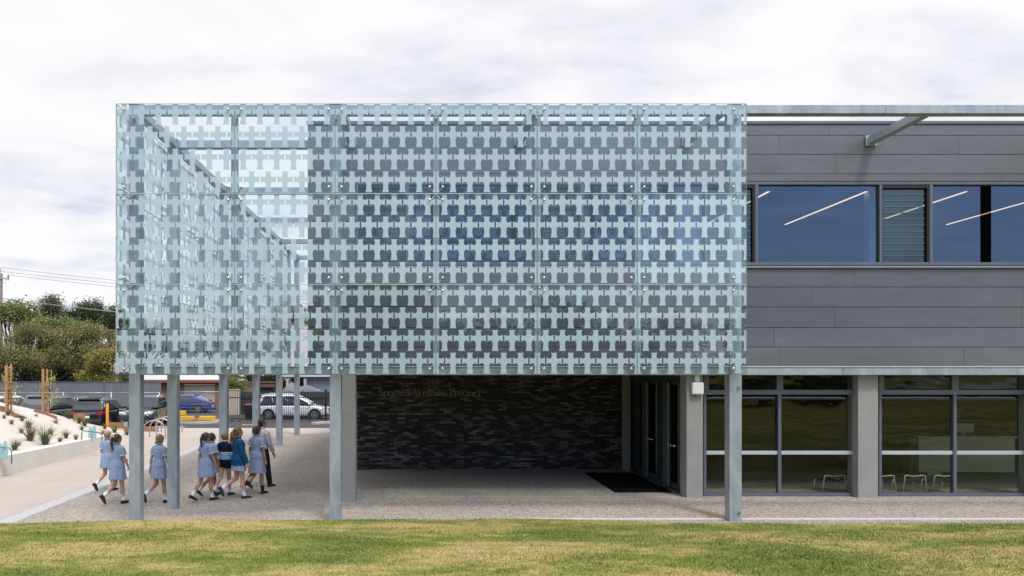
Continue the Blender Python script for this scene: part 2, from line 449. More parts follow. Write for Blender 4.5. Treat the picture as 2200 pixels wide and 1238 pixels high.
for px in (504, 937, 1155, 1370):
    x = X_(px, 14.3); mb = MB(); mb.box(x-.06, x+.06, YB0+.01, YB0+.13, 3.223, 8.211); mb.build('mullion', STEEL, frame, bevel=.006)
    mb = MB(); mb.box(x-.035, x+.035, YB0+.02, YB0+.12, 8.13, 8.209); mb.box(x-.075, x+.075, YB0+.005, YB0+.14, 8.10, 8.13)
for y in (18.58, 22.68, 26.68, 30.67):
    mb = MB(); mb.box(XC-.06, XC+.06, y-.06, y+.06, 3.21, 8.21); mb.build('mullion', STEEL, frame, bevel=.006)
for x in (-1.6, 2.18, 5.93, 10.05, 14.1, 18.1):
    mb = MB(); mb.box(x-.08, x+.08, YB1-.018, 16.155, 8.205, 8.375); mb.box(x-.13, x+.13, 16.155, 16.175, 8.17, 8.40)
    mb.build('bracket', STEEL, frame, bevel=.006)

# ================================================================== patterned glass screen
screen = tag(empty('glass_screen', (-.5, 14.06, 3.0)), 'pale teal fritted glass screen of apple shaped clear patches hung before the grey building', 'glass screen')
YG = 14.05; SG = F/YG
PXJ = [248, 504, 720, 937, 1155, 1370, 1605]; PYJ = [222, 416, 611, 806.5]; NC = [7, 6, 6, 6, 6, 6.5]
XJ = [(p-CX)/SG for p in PXJ]; ZJ = [CH+(HY-p)/SG for p in PYJ]
HALF = [(.19,0),(.165,.04),(.14,.10),(.138,.155),(.155,.205),(.185,.245),(.24,.262),(.31,.253),(.38,.235),(.455,.207),
        (.455,.515),(.40,.487),(.33,.462),(.27,.455),(.215,.470),(.175,.515),(.15,.58),(.146,.64),(.15,.71),(.163,.80),(.182,.87),(.205,.918)]
def half_shape(mb, P, cx_, ztop, p, rh, s):
    pts = [(cx_, ztop)] + [(cx_+s*u*p, ztop-v_*rh) for u, v_ in HALF] + [(cx_, ztop-.918*rh)]
    b = len(mb.v); mb.v += [P(x, z) for x, z in pts]; mb.f.append(tuple(range(b, b+len(pts)))); mb.m.append(0)
def pane(P, u0, u1, z1, z0, ncell, thick, row0):
    """P(u, depth, z) -> world point; u along the pane"""
    g = .005; mb = MB()
    pts = [P(u, d, z) for d in (0, thick) for u, z in ((u0+g, z0+g), (u1-g, z0+g), (u1-g, z1-g), (u0+g, z1-g))]
    mb.add(pts, [(0,1,2,3), (4,7,6,5)], 0); mb.add(pts, [(0,4,5,1), (1,5,6,2), (2,6,7,3), (3,7,4,0)], 1)
    o = mb.build('glass_pane', [GLASS, EDGE], screen)
    p = (u1-u0)/ncell; rh = (z1-z0)/4; fb = MB(); 
    for r in range(4):
        odd = (row0+r) % 2 == 0; zt = z1 - r*rh - .004
        k = .5 if odd else 0.
        while k <= ncell + 1e-6:
            for s in (-1, 1):
                if -1e-6 <= k + s*.5 <= ncell + 1e-6:
                    half_shape(fb, lambda u, z: P(u, thick+.002, z), u0+k*p, zt, p, rh, s)
            k += 1
    fb.build('frit_pattern', FRIT, o)
    return o
for i in range(6):
    for j in range(3):
        pane(lambda u, d, z: (u, YG+d, z), XJ[i], XJ[i+1], ZJ[j], ZJ[j+1], NC[i], .018, j*4)
XS = XJ[0]
SJ = [14.075, 16.49, 18.58, 20.67, 22.68, 24.69, 26.68, 28.67, 30.67, 32.68]
for i in range(len(SJ)-1):
    for j in range(3):
        pane(lambda u, d, z: (XS+d, u, z), SJ[i], SJ[i+1], ZJ[j], ZJ[j+1], 7 if i == 0 else 6, .018, j*4)
SEAL = simple('joint_seal', (.46,.56,.57), (.38,.48,.49), 5, .4)
for j in (1, 2):
    for i in range(6):
        mb = MB(); mb.box(XJ[i]+.006, XJ[i+1]-.006, YG-.003, YG+.02, ZJ[j]-.0065, ZJ[j]+.0065); mb.build('joint_seal', SEAL, screen)
    for i in range(len(SJ)-1):
        mb = MB(); mb.box(XS-.003, XS+.02, SJ[i]+.006, SJ[i+1]-.006, ZJ[j]-.0065, ZJ[j]+.0065); mb.build('joint_seal', SEAL, screen)
def spider(arms):
    mb = MB()
    mb.tube([(0, .19, 0), (0, .10, 0)], .026, 10)
    for ax, az in arms:
        mb.tube([(0, .115, 0), (ax*.55, .09, az*.55), (ax, .055, az), (ax, -.012, az)], [.013, .011, .010, .010], 8)
        mb.ball((ax, -.016, az), (.027, .016, .027), 12, 7); mb.tube([(ax, .022, az), (ax, .045, az)], .024, 10)
    return mb.mesh('spider_fitting', STAINLESS, True)
d_ = .125
SP = {'x': spider([(-d_,-d_),(d_,-d_),(-d_,d_),(d_,d_)]), 't': spider([(-d_,-d_),(d_,-d_)]), 'b': spider([(-d_,d_),(d_,d_)]),
      'xl': spider([(-d_,-d_),(-d_,d_)]), 'tl': spider([(-d_,-d_)]), 'bl': spider([(-d_,d_)])}
def put(kind, loc, rz=0):
    o = link('spider_fitting', SP[kind], screen); o.location = Vector(loc) - screen.location; o.rotation_euler = (0, 0, rz)
for i, x in enumerate([XC] + XJ[1:6] + [6.175]):
    k = 'l' if i in (0, 6) else ''
    put('b'+k, (x, YG, ZJ[0]-.25), 0); put('x'+k, (x, YG, ZJ[1])); put('x'+k, (x, YG, ZJ[2])); put('t'+k, (x, YG, ZJ[3]+.25))
for y in SJ[1:]:
    for k, z in zip('bxxt', (ZJ[0]-.25, ZJ[1], ZJ[2], ZJ[3]+.25)):
        put(k if y < 32 else k+'l', (XS, y, z), -pi/2)
put('b', (XS, 14.36, ZJ[0]-.25), -pi/2); put('x', (XS, 14.36, ZJ[1]), -pi/2); put('x', (XS, 14.36, ZJ[2]), -pi/2)
# ================================================================== the grey building
YW = 16.2; SW = F/YW
def xw(px): return (px-CX)/SW
def zw(py): return CH+(HY-py)/SW
bld = tag(empty('school_building', (6, 20, .2)), 'two storey dark grey clad building with long window band and open ground floor entry', 'building')
XL, XR = -2.58, 26.0
WX0 = xw(765)
seams = [8.66, zw(291), zw(332), zw(374), zw(390)]
low = [zw(578), zw(617), zw(660), zw(704), zw(746), 3.235, 3.06]
mb = MB(); rg = random.Random(11)
def boards(x0, x1, za, zb):
    x = x0; off = rg.uniform(1.2, 4.2)
    while x < x1-.01:
        xe = min(x1, x+off)
        if x1-xe < .5: xe = x1
        dy = rg.uniform(-.0015, .0015)
        mb.box(x+.0015, xe-.0015, YW+dy, YW+.05, zb+.006, za-.006); x = xe; off = rg.uniform(4.0, 4.8)
for a, b in zip(seams, seams[1:]): boards(XL, XR, a, b)
for a, b in zip(low, low[1:]): boards(XL, XR, a, b)
side = [zw(390)] + [zw(433), zw(476), zw(519), zw(562)] + [low[0]]
for a, b in zip(side, side[1:]): boards(XL, WX0-.02, a, b)
# left flank
zs = seams + side[1:] + low[1:]
for a, b in zip(zs, zs[1:]): mb.box(XL, XL+.05, YW+.056, 33.9, b+.006, a-.006)
mb.build('cladding', CLAD, bld, bevel=.004)
mb = MB()
mb.box(XL+.055, XR, YW+.055, YW+.2, zw(390)+.001, 8.62); mb.box(XL+.055, XR, YW+.055, YW+.2, 3.3, low[0]-.001)
mb.box(XL+.055, WX0-.02, YW+.055, YW+.2, low[0], zw(390)); mb.box(XL+.055, XL+.2, YW+.201, 33.9, 3.3, 8.62)
mb.build('wall_backing', DARK, bld)
mb = MB(); mb.box(XL-.02, XR, YW-.025, YW+.30, 8.665, 8.735); mb.box(XL-.02, XL+.28, YW+.301, 33.9, 8.665, 8.735)
mb.build('parapet_cap', FRAME, bld, bevel=.006)
mb = MB(); mb.box(XL+.3, XR, YW+.31, 33.9, 8.2, 8.4); mb.box(XL+.2, XR, 33.9, 34.1, .1, 8.6); mb.build('roof', CLAD, bld)
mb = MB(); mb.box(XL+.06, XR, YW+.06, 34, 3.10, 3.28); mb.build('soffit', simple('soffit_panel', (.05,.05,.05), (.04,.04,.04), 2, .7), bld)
# ---- window band
UGLASS = m_glass('solar_glass', (.62,.72,.85), (.55,.70,1.0), 2.4)
LGLASS = m_glass('louvre_glass', (.45,.60,.62), (.66,.80,.78), 2.1)
LEDGE = simple('louvre_edge', (.62,.72,.74), (.5,.6,.62), 4, .3)
zt, zb_ = zw(392), zw(571)
mb = MB(); mb.box(WX0, XR, YW-.012, YW+.10, zw(571), zw(564)); mb.box(WX0, XR, YW-.012, YW+.10, zw(397), zw(391))
mb.box(WX0, XR, YW-.05, YW+.05, zw(577.5), zw(573.5)); mb.box(WX0-.012, WX0+.03, YW-.014, YW+.10, zw(571), zw(391))
mb.build('window_frame', FRAME, bld, bevel=.004)
mb = MB(); mb.box(WX0, XR, YW-.055, YW-.051, zw(574.5), zw(573.4)); mb.build('sill_flashing', simple('bright_flashing', (.75,.78,.80)), bld)
P_ = 375.0
for k in range(-3, 4):
    a = 1890 + k*P_                                        # px of the left of the louvre
    if a < 700: continue
    l0, l1, f0, f1 = xw(a+5), xw(a+107), xw(a+114), xw(a+P_-2)
    if l0 > XR-3: break
    mb = MB()
    for x0, x1 in ((xw(a-1), xw(a+5)), (xw(a+107), xw(a+114))): mb.box(x0+.002, x1-.002, YW-.010, YW+.10, zw(563.8), zw(397.2))
    lw = empty('louvre_window', ((l0+l1)/2, YW, zw(563)), 0, bld); lw.location = Vector(((l0+l1)/2, YW, zw(563))) - bld.location
    mb.build('frame', FRAME, lw, bevel=.003)
    mb = MB(); mb.box(l0, l1, YW+.0, YW+.09, zw(404), zw(397.5)); mb.box(l0, l0+.015, YW+.0, YW+.09, zw(563), zw(404.2)); mb.box(l1-.05, l1, YW-.0, YW+.09, zw(563), zw(404.2))
    mb.build('louvre_channel', simple('black_channel', (.012,.012,.014)), lw)
    mb = MB(); nb = 12; hz = (zw(404)-zw(563))/nb
    for i in range(nb):
        z = zw(563)+i*hz
        c = Vector(((l0+l1)/2-.018, YW+.06, z+hz/2)); up = Vector((0, .10, 1)).normalized()
        ax = Vector(((l1-l0)/2-.034, 0, 0)); th = Vector((1,0,0)).cross(up)*.004
        mb.obox(c, ax, up*(hz*.56), th, 0)
        mb.obox(c+up*(hz*.56+.0045), ax, up*.007, th*1.5, 1)
    mb.build('louvre_blades', [LGLASS, LEDGE], lw)
    fw = empty('fixed_window', ((f0+f1)/2, YW, zw(563)), 0, bld); fw.location = Vector(((f0+f1)/2, YW, zw(563))) - bld.location
    mb = MB(); fx = (f0, min(f1, XR))
    if k == 0:       # a narrow dark reflection, built in as a strip of unreflecting glass
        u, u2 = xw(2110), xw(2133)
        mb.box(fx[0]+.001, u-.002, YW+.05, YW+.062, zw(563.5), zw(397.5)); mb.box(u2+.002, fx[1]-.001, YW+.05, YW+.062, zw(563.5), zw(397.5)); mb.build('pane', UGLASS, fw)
        mb = MB(); mb.box(u, u2, YW+.05, YW+.062, zw(563.5), zw(397.5)); mb.build('dark_reflection', m_glass('dark_reflection_glass', (.45,.42,.42), (.5,.5,.6), 1.12), fw)
    else: mb.box(fx[0]+.001, fx[1]-.001, YW+.05, YW+.062, zw(563.5), zw(397.5)); mb.build('pane', UGLASS, fw)
    mb = MB(); mb.box(fx[0]+.001, fx[1]-.001, YW+.02, YW+.049, zw(399), zw(397.6)); mb.box(fx[1]-.02, fx[1]-.002, YW+.02, YW+.049, zw(563), zw(399.2)); mb.build('gasket', simple('black_channel', (.012,.012,.014)), fw)
# room behind the window band
mb = MB(); zf, zc = 4.3, 7.46
mb.box(XL+.21, XR, 25, 25.1, zf, zc); mb.box(XL+.21, XR, YW+.21, 25.1, zc+.001, zc+.06); mb.box(XR-.1, XR, YW+.21, 24.99, zf, zc)
mb.box(XL+.21, XL+.3, YW+.21, 24.99, zf, zc)
mb.build('upper_room', simple('room_paint', (.10,.11,.13), (.08,.09,.11), 1, .7), bld)
mb = MB(); mb.box(XL+.21, XR, YW+.21, 25.1, zf-.08, zf-.001); mb.build('upper_floor', simple('polished_floor', (.035,.04,.05), (.03,.035,.045), 2, .12), bld)
mb = MB(); mb.box(10.52, 10.74, 17.0, 17.2, zf, zc); mb.box(6.0, 6.45, 17, 17.2, zf, zc); mb.build('room_column', simple('pale_paint', (.8,.83,.88), None, 3, .6), bld)
for x0, x1, d, col_ in ((-.3, .9, 17.4, .10), (1.6, 3.9, 18.2, .06), (3.3, 5.2, 17.2, .16)):
    mb = MB(); mb.box(x0, x1, d, d+.3, zf, 5.6+rg.random()*.9); mb.build('room_cupboard', simple('cupboard_%d' % int(col_*100), (col_*.6, col_*.8, col_)), bld)
EM = NT('strip_light'); e_ = EM('Emission', i_Strength=2.8); e_.inputs[0].default_value = (1,.56,.30,1); EM.done(e_)
sl0 = None
LBL = ['farthest left strip light, glowing behind the last louvre beside the glass screen', 'strip light seen whole in the wide window right of the glass screen',
       'strip light crossing the louvre window and the pane beside it', 'strip light crossing the narrow dark reflection built into the upper window', 'strip light nearest the right end of the upper window band']
for i, x in enumerate((8.15, 10.45, 12.8, 15.1, 17.4)):
    if i == 0:
        sl0 = tag(empty('strip_light', (x, 18.9, 7.36)), None, 'strip light')
        mb = MB(); mb.box(-.03, .03, -1.9, 1.9, -.012, .0); mb.build('diffuser', EM.mat, sl0, world=False)
        mb = MB(); mb.box(-.035, .035, -1.92, 1.92, .001, .04); mb.box(-.006, .006, -1.2, -1.18, .04, .1); mb.box(-.006, .006, 1.18, 1.2, .04, .1); mb.build('housing', FRAME, sl0, world=False)
        s_ = sl0
    else: s_ = copy_tree(sl0)
    s_.location = (x, 18.9, 7.36); tag(s_, LBL[i], None, 'strip lights under the upper ceiling')
# ---- ground floor
PIL = [(1475, 1510.5), (1843.5, 1887), (2220, 2264)]
YP = 16.40; SP_ = F/YP
def xp(px): return (px-CX)/SP_
for a, b in PIL:
    mb = MB(); mb.box(xp(a), xp(b), YP, YP+.42, .1, 3.099); mb.build('pillar', CONC, bld, bevel=.012)
mb = MB(); mb.box(-1.84, -1.505, 16.1, 16.55, .05, 3.099); mb.build('pillar', CONC, bld, bevel=.012)
GG = m_glass('ground_floor_glass', (.86,.88,.84), (.74,.74,.68), 1.65)
YF = 16.58; SF = F/YF
def xf(px): return (px-CX)/SF
def zf_(py): return CH+(HY-py)/SF
for (a0, a1) in ((1512, 1842), (1889, 2219), (2266, 2600)):
    m0 = a0 + 164
    win = empty('ground_floor_window', (0,0,0), 0, bld); win.location = Vector(((xf(a0)+xf(a1))/2, YF, .25)) - bld.location
    mb = MB(); x0, x1 = xf(a0), xf(a1)
    mb.box(x0, x1, YF, YF+.11, .12, zf_(1060)); mb.box(x0, x1, YF-.02, YF-.001, .12, zf_(1066))
    mb.box(x0, x1, YF, YF+.11, zf_(848), zf_(838)); mb.box(x0, x1, YF, YF+.11, zf_(807), 3.099)
    for u0, u1 in ((a0, a0+6), (m0-4, m0+3), (a1-6, a1)):
        mb.box(xf(u0), xf(u1), YF+.002, YF+.108, zf_(1060)+.001, zf_(848)-.001)
    for u0, u1 in ((a0, a0+11), (m0-7, m0+7), (a1-11, a1)):
        mb.box(xf(u0), xf(u1), YF+.002, YF+.108, zf_(838)+.001, zf_(807)-.001)
    mb.build('frame', FRAME, win, bevel=.004)
    gw = random.Random(a0)
    for (u0, u1) in ((a0+6, m0-4), (m0+3, a1-6)):
        for (q0, q1) in ((1060, 848), (838, 807)):
            # real float glass is never quite flat: a slightly bowed sheet
            nx_, nz_ = 26, 18; v = []; f = []; ph = gw.uniform(0, 6)
            for dp in (0, .012):
                for j in range(nz_+1):
                    for i in range(nx_+1):
                        u = i/nx_; q = j/nz_
                        bow = .004*sin(pi*u)*sin(pi*q)*cos(ph) + .0016*sin(6*u+ph)*sin(4*q+ph) + .0007*sin(15*u+2*ph+3*q)*sin(9*q+ph)
                        v.append((xf(u0)+.001+(xf(u1)-xf(u0)-.002)*u, YF+.05+dp+bow, zf_(q0)+.001+(zf_(q1)-zf_(q0)-.002)*q))
            n_ = (nx_+1)*(nz_+1)
            for dp in (0, 1):
                for j in range(nz_):
                    for i in range(nx_):
                        k = dp*n_+j*(nx_+1)+i; q = (k, k+1, k+nx_+2, k+nx_+1); f.append(q if dp == 0 else q[::-1])
            ring_ = [i for i in range(nx_+1)]+[j*(nx_+1)+nx_ for j in range(1, nz_+1)]+[nz_*(nx_+1)+i for i in range(nx_-1, -1, -1)]+[j*(nx_+1) for j in range(nz_-1, 0, -1)]
            f += [(ring_[(i+1) % len(ring_)], ring_[i], ring_[i]+n_, ring_[(i+1) % len(ring_)]+n_) for i in range(len(ring_))]
            g_ = MB(); g_.add(v, f); g_.build('pane', GG, win, smooth=True)
        mb = MB(); mb.box(xf(u0)+.001, xf(u1)-.001, YF+.030, YF+.042, zf_(977), zf_(969)); mb.build('safety_strip', simple('white_strip', (.46,.52,.54), (.42,.47,.50), 6, .5), win)
# room behind
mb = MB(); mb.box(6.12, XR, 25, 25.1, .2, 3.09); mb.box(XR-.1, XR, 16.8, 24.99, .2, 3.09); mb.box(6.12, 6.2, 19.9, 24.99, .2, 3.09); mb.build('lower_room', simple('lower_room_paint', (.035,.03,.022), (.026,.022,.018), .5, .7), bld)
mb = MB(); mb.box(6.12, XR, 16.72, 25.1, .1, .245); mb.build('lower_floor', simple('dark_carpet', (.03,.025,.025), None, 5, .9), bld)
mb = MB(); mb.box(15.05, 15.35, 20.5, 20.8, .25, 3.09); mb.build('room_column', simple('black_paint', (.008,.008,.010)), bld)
# brick wall of the entry
def m_brick():
    t = NT('dark_brick'); p = t.pos(); sx = t('SeparateXYZ'); t.l(p, sx.inputs[0]); c = t('CombineXYZ'); t.l(sx.outputs[0], c.inputs[0]); t.l(sx.outputs[2], c.inputs[1])
    b = t('TexBrick', offset=.5, squash=1); b.inputs['Scale'].default_value = 1; b.inputs['Brick Width'].default_value = .245; b.inputs['Row Height'].default_value = .0635
    b.inputs['Mortar Size'].default_value = .008; b.inputs['Bias'].default_value = -.42; b.inputs['Mortar Smooth'].default_value = .2
    b.inputs['Color1'].default_value = (.012,.0115,.0115,1); b.inputs['Color2'].default_value = (.36,.335,.32,1); b.inputs['Mortar'].default_value = (.006,.006,.006,1)
    t.l(c.outputs[0], b.inputs['Vector'])
    f = t.noise(1.3, 6, .7, t.pos((1, 1, 1.6)), .4); g = t.noise(25, 4, .6, p)
    col = t.mix(1, b.outputs['Color'], t.ramp(f, [(.36, .30), (.64, 1.25)]), 'MULTIPLY'); col = t.mix(.5, col, g, 'OVERLAY')
    return t.done(t.bsdf(col, .6, 0, .4, b.outputs['Fac'], -.4, .01))
BRK = m_brick()
mb = MB(); mb.box(-2.35, 2.29, 21.25, 21.5, .0, 3.099); mb.box(2.31, 6.0, 21.25, 21.5, 0, 3.099); mb.box(2.28, 2.32, 21.27, 21.45, 0, 3.09); mb.box(-2.35, -2.1, 21.501, 33.8, 0, 3.099)
mb.build('brick_wall', BRK, bld)
mb = MB(); mb.box(5.86, 6.04, 20.95, 21.245, .1, 3.099); mb.build('pillar', CONC, bld, bevel=.01)
mb = MB(); mb.box(-.25, .62, 21.02, 21.10, .18, gz(.2, 21.05)+.012); dr = mb.build('floor_drain', simple('black_metal', (.015,.015,.015), None, 5, .5), None)
tag(dr, 'narrow black slot drain set in the entry floor before the dark brick wall', 'drain')
# entry doors on the right of the recess
TEAL = simple('door_frame_teal', (.05,.075,.08), (.04,.06,.065), 2, .45, .2)
DG_ = m_glass('door_glass', (.16,.18,.18), (.7,.75,.75), 1.5)
XD = 6.0
mb = MB(); mb.box(XD, XD+.1, 16.83, 21.24, 2.9, 3.099); mb.build('door_head', TEAL, bld)
mb = MB(); mb.box(XD, XD+.1, 16.83, 21.24, .1, .30); mb.build('door_sill', TEAL, bld)
for ya, yb in ((16.85, 18.35), (18.50, 20.2)):
    d = empty('glass_door', (0,0,0), 0, bld); d.location = Vector((XD+.03, (ya+yb)/2, .3)) - bld.location
    mb = MB(); mb.box(XD+.03, XD+.07, ya, ya+.09, .31, 2.89); mb.box(XD+.03, XD+.07, yb-.09, yb, .31, 2.89)
    mb.box(XD+.03, XD+.07, ya+.091, yb-.091, .31, .45); mb.box(XD+.03, XD+.07, ya+.091, yb-.091, 2.80, 2.89); mb.build('frame', TEAL, d)
    mb = MB(); mb.box(XD+.045, XD+.053, ya+.092, yb-.092, .451, 2.799); mb.build('pane', DG_, d)
    mb = MB(); yp = ya+.55
    mb.box(XD-.10, XD-.06, yp, yp+.012, .36, 2.86); mb.box(XD-.10, XD-.06, yp+.05, yp+.062, .36, 2.86); mb.box(XD-.0995, XD-.0605, yp+.0125, yp+.0495, .36, .375)
    mb.build('pull_handle', STAINLESS, d)
    mb = MB(); mb.box(XD-.16, XD+.02, yp+.10, yp+.2, .31, 2.88); mb.build('door_post', TEAL, d, bevel=.004)
    mb = MB(); mb.tube([(XD+.0, ya+.3, 1.35), (XD-.04, ya+.3, 1.35), (XD-.04, ya+.52, 1.35)], .018, 8); mb.build('handle', STAINLESS, d)
mb = MB(); mb.box(XD+.11, XD+.12, 16.83, 21.24, .2, 3.09); mb.build('lobby_wall', DARK, bld)
# lettering on the brick wall -------------------------------------------------
def stroke(mb, pts, w0, w1=None, y=0, th=.02):
    """ribbon of varying width along a 2d path, with thickness"""
    w1 = w0 if w1 is None else w1; n = len(pts); Lf = []; Rt = []
    for i, p in enumerate(pts):
        a = Vector(pts[max(0, i-1)]); b = Vector(pts[min(n-1, i+1)]); d = (b-a).normalized(); nn = Vector((-d.y, d.x))
        k = i/(n-1); wd = w0+(w1-w0)*k if not callable(w0) else w0(k)
        Lf.append(Vector(p)+nn*wd/2); Rt.append(Vector(p)-nn*wd/2)
    for i in range(n-1):
        q = [Lf[i], Lf[i+1], Rt[i+1], Rt[i]]
        v = [(c.x, y, c.y) for c in q] + [(c.x, y+th, c.y) for c in q]
        mb.add(v, [(0,1,2,3),(7,6,5,4),(0,4,5,1),(1,5,6,2),(2,6,7,3),(3,7,4,0)])
def arc(cx_, cy, rx, ry, a0, a1, n=12): return [(cx_+rx*cos(R(a0+(a1-a0)*i/n)), cy+ry*sin(R(a0+(a1-a0)*i/n))) for i in range(n+1)]
T, H_ = .13, .05       # thick and thin strokes in letter heights
def glyph(c):
    """strokes (path, width at start, width at end) and advance; x height .64, cap height 1"""
    V = lambda x, a, b: ([(x, a), (x, b)], T, T)
    sf = lambda x, y, w_=.16: ([(x-w_, y), (x+w_, y)], H_, H_)
    o = lambda x, r=.27: (arc(x, .32, r, .32, 90, 450, 22), lambda k: H_+(T-H_)*abs(sin(2*pi*k)), None)
    bow = lambda k: H_+(T-H_)*sin(pi*k)
    if c == 'S': return [(arc(.30,.76,.24,.24,20,200,9)+arc(.30,.26,.27,.26,120,-20,4)[2:3]+arc(.30,.26,.27,.26,60,-160,10), bow, None)], .66
    if c == 's': return [(arc(.22,.48,.17,.15,30,210,8)+arc(.22,.16,.19,.16,70,-160,9), bow, None)], .48
    if c == 'p': return [V(.12,-.28,.62), sf(.10,-.28), sf(.06,.61,.09), (arc(.34,.32,.27,.31,150,-150,16), bow, None)], .72
    if c == 'o': return [o(.33)], .70
    if c == 'r': return [V(.14,0,.62), sf(.14,.02), sf(.06,.61,.09), (arc(.36,.40,.21,.22,170,50,8), H_, T)], .52
    if c == 't': return [V(.17,.08,.84), sf(.18,.62,.20), (arc(.29,.12,.12,.12,180,320,6), T, H_)], .42
    if c == 'W': return [([(.08,.98),(.36,.0)], T, T), ([(.36,0),(.60,.9)], H_, H_), ([(.58,.98),(.84,0)], T, T), ([(.84,0),(1.10,.98)], H_, H_), sf(.08,.98), sf(.58,.98), sf(1.1,.98,.12)], 1.22
    if c == 'e': return [(arc(.31,.32,.26,.32,0,320,18), lambda k: H_+(T-H_)*sin(pi*k), None), ([(.06,.36),(.56,.36)], H_, H_)], .62
    if c == 'l': return [V(.14,0,1.02), sf(.14,.02), sf(.08,1.0,.08)], .30
    if c == 'i': return [V(.14,0,.62), sf(.14,.02), sf(.08,.61,.08), ([(.14,.84),(.14,.98)], T, T)], .30
    if c == 'n': return [V(.14,0,.62), sf(.14,.02), sf(.06,.61,.09), (arc(.34,.36,.22,.26,160,0,8), H_, T), V(.56,0,.38), sf(.56,.02)], .74
    if c == 'P': return [V(.16,0,1.), sf(.16,.02,.18), sf(.12,.98,.14), (arc(.32,.72,.30,.27,90,-90,12), bow, None), ([(.16,.98),(.34,.98)], H_, H_), ([(.16,.46),(.34,.46)], H_, H_)], .70
    if c == 'c': return [(arc(.31,.32,.26,.32,40,320,16), bow, None)], .58
    if c == '&': return [(arc(.36,.78,.17,.20,-30,230,14)+[(.30,.56),(.62,.12),(.80,.0)], lambda k: H_+(T-H_)*k, None), (arc(.32,.24,.27,.25,120,360,12)+[(.66,.42),(.72,.54)], bow, None)], .90
    return [], .32
def text(s, x, z, h, y):
    mb = MB()
    for c in s:
        st, adv = glyph(c)
        for pts, a, b in st: stroke(mb, [(x+px_*h, z+pz*h) for px_, pz in pts], (lambda k, a=a: a(k)*h) if callable(a) else a*h, None if b is None else b*h, y, .025)
        x += adv*h
    return mb, x
_, wtot = text('Sports & Wellness Precinct', 0, 0, 1, 0)
SB = F/21.2; x0_ = (814-CX)/SB; hh = (1033-814)/SB/wtot
mb, _ = text('Sports & Wellness Precinct', x0_, CH+(HY-851)/SB, hh, 21.215)
mb.build('lettering', simple('bronze_letters', (.30,.275,.22), (.26,.24,.19), 4, .4, .3), bld)
# ---- things about the entry
mb = MB(); mb.box(4.55, 5.95, 17.07, 20.4, .22, .222); 
v_ = [(4.55,17.07),(5.93,17.07),(5.93,20.4),(4.55,20.4)]; mb = MB()
mb.loft([[(x, y, gz(x, y)+.006) for x, y in v_], [(x+(.01 if x < 5 else -.01), y+(.01 if y < 18 else -.01), gz(x, y)+.02) for x, y in v_]])
tag(mb.build('door_mat', BLACK, None), 'large black ribbed mat on the entry floor before the glass doors', 'door mat')
bx = tag(empty('wall_box', (6.2, YP, 2.75)), 'white rounded square box fixed high on the concrete pillar beside the entry', 'junction box')
mb = MB(); cxb = (1496.5-CX)/SP_; zc_ = CH+(HY-834.5)/SP_; 
mb.box(cxb-.135, cxb+.135, YP-.10, YP-.012, zc_-.14, zc_+.14); mb.build('casing', simple('white_plastic', (.78,.78,.79), (.74,.74,.75), 3, .4), bx, bevel=.03)
mb = MB(); mb.box(cxb-.05, cxb+.05, YP-.055, YP-.002, zc_+.15, 3.09); mb.box(cxb-.06, cxb+.06, YP-.012, YP-.002, zc_-.1, zc_+.1); mb.build('bracket', simple('white_plastic', (.78,.78,.79)), bx)
mb = MB(); mb.tube([(cxb-.05, YP-.05, zc_-.135), (cxb-.05, YP-.05, zc_-.17)], .014, 8); mb.build('connector', BLACK, bx)
# chairs and a counter inside
CH_M = simple('white_tube', (.62,.62,.60), (.55,.55,.53), 4, .35)
ch0 = tag(empty('chair', (0,0,0)), None, 'chair')
mb = MB(); hw = .235
mb.tube([(-hw-.05,.0,.02),(-hw-.01,0,.36),(-hw,0,.40),(-hw+.05,-.0,.415),(0,.03,.385),(hw-.05,0,.415),(hw,0,.40),(hw+.01,0,.36),(hw+.05,0,.02)], .013, 8); mb.build('back_frame', CH_M, ch0, True, world=False)
for sx in (-1, 1):
    mb = MB(); mb.tube([(sx*(hw-.0), .42, .27), (sx*(hw+.03), .46, .0)], .012, 8); mb.build('leg', CH_M, ch0, True, world=False)
mb = MB(); mb.box(-.2, .2, .03, .42, .255, .28); mb.build('seat', DARK, ch0, world=False, bevel=.01)
CL = ['low white tube framed chair, alone behind the left ground floor window', 'low white tube chair half hidden by the concrete pillar between the windows',
      'middle one of the low white tube chairs behind the right window', 'low white tube chair beside the upright bar of the right window', 'low white tube chair whose edge shows left of the concrete pillar']
for i, px in enumerate((1793, 1899, 1966, 2030, 1843)):
    c_ = ch0 if i == 0 else copy_tree(ch0); c_.location = ((px-CX)/F*17.05, 17.05, .252); c_.rotation_euler = (0,0,0)
    tag(c_, CL[i], None, 'white tube chairs behind the ground floor windows')
ck = tag(empty('counter', (15, 20.2, .25)), 'pale grey reception counter standing deep inside behind the right ground floor window', 'counter')
PALE = simple('counter_front', (.42,.44,.40), (.39,.41,.37), 2, .6)
mb = MB(); mb.box(13.75, 16.4, 20, 20.12, .33, 1.28); mb.box(14.0, 14.4, 20.01, 20.5, .25, .329); mb.build('front_panel', PALE, ck)
mb = MB(); mb.box(13.7, 16.45, 19.95, 20.7, 1.281, 1.33); mb.build('top', PALE, ck)
mb = MB(); mb.box(13.5, 13.74, 20.05, 20.4, .25, 1.3); mb.build('side_panel', simple('dark_green_panel', (.02,.05,.04)), ck)
mb = MB(); mb.box(14.9, 15.5, 20.3, 20.34, 1.40, 1.66); mb.box(15.15, 15.25, 20.28, 20.36, 1.331, 1.40); tag(mb.build('monitor', PALE, None), 'pale monitor standing on the reception counter inside', 'monitor')
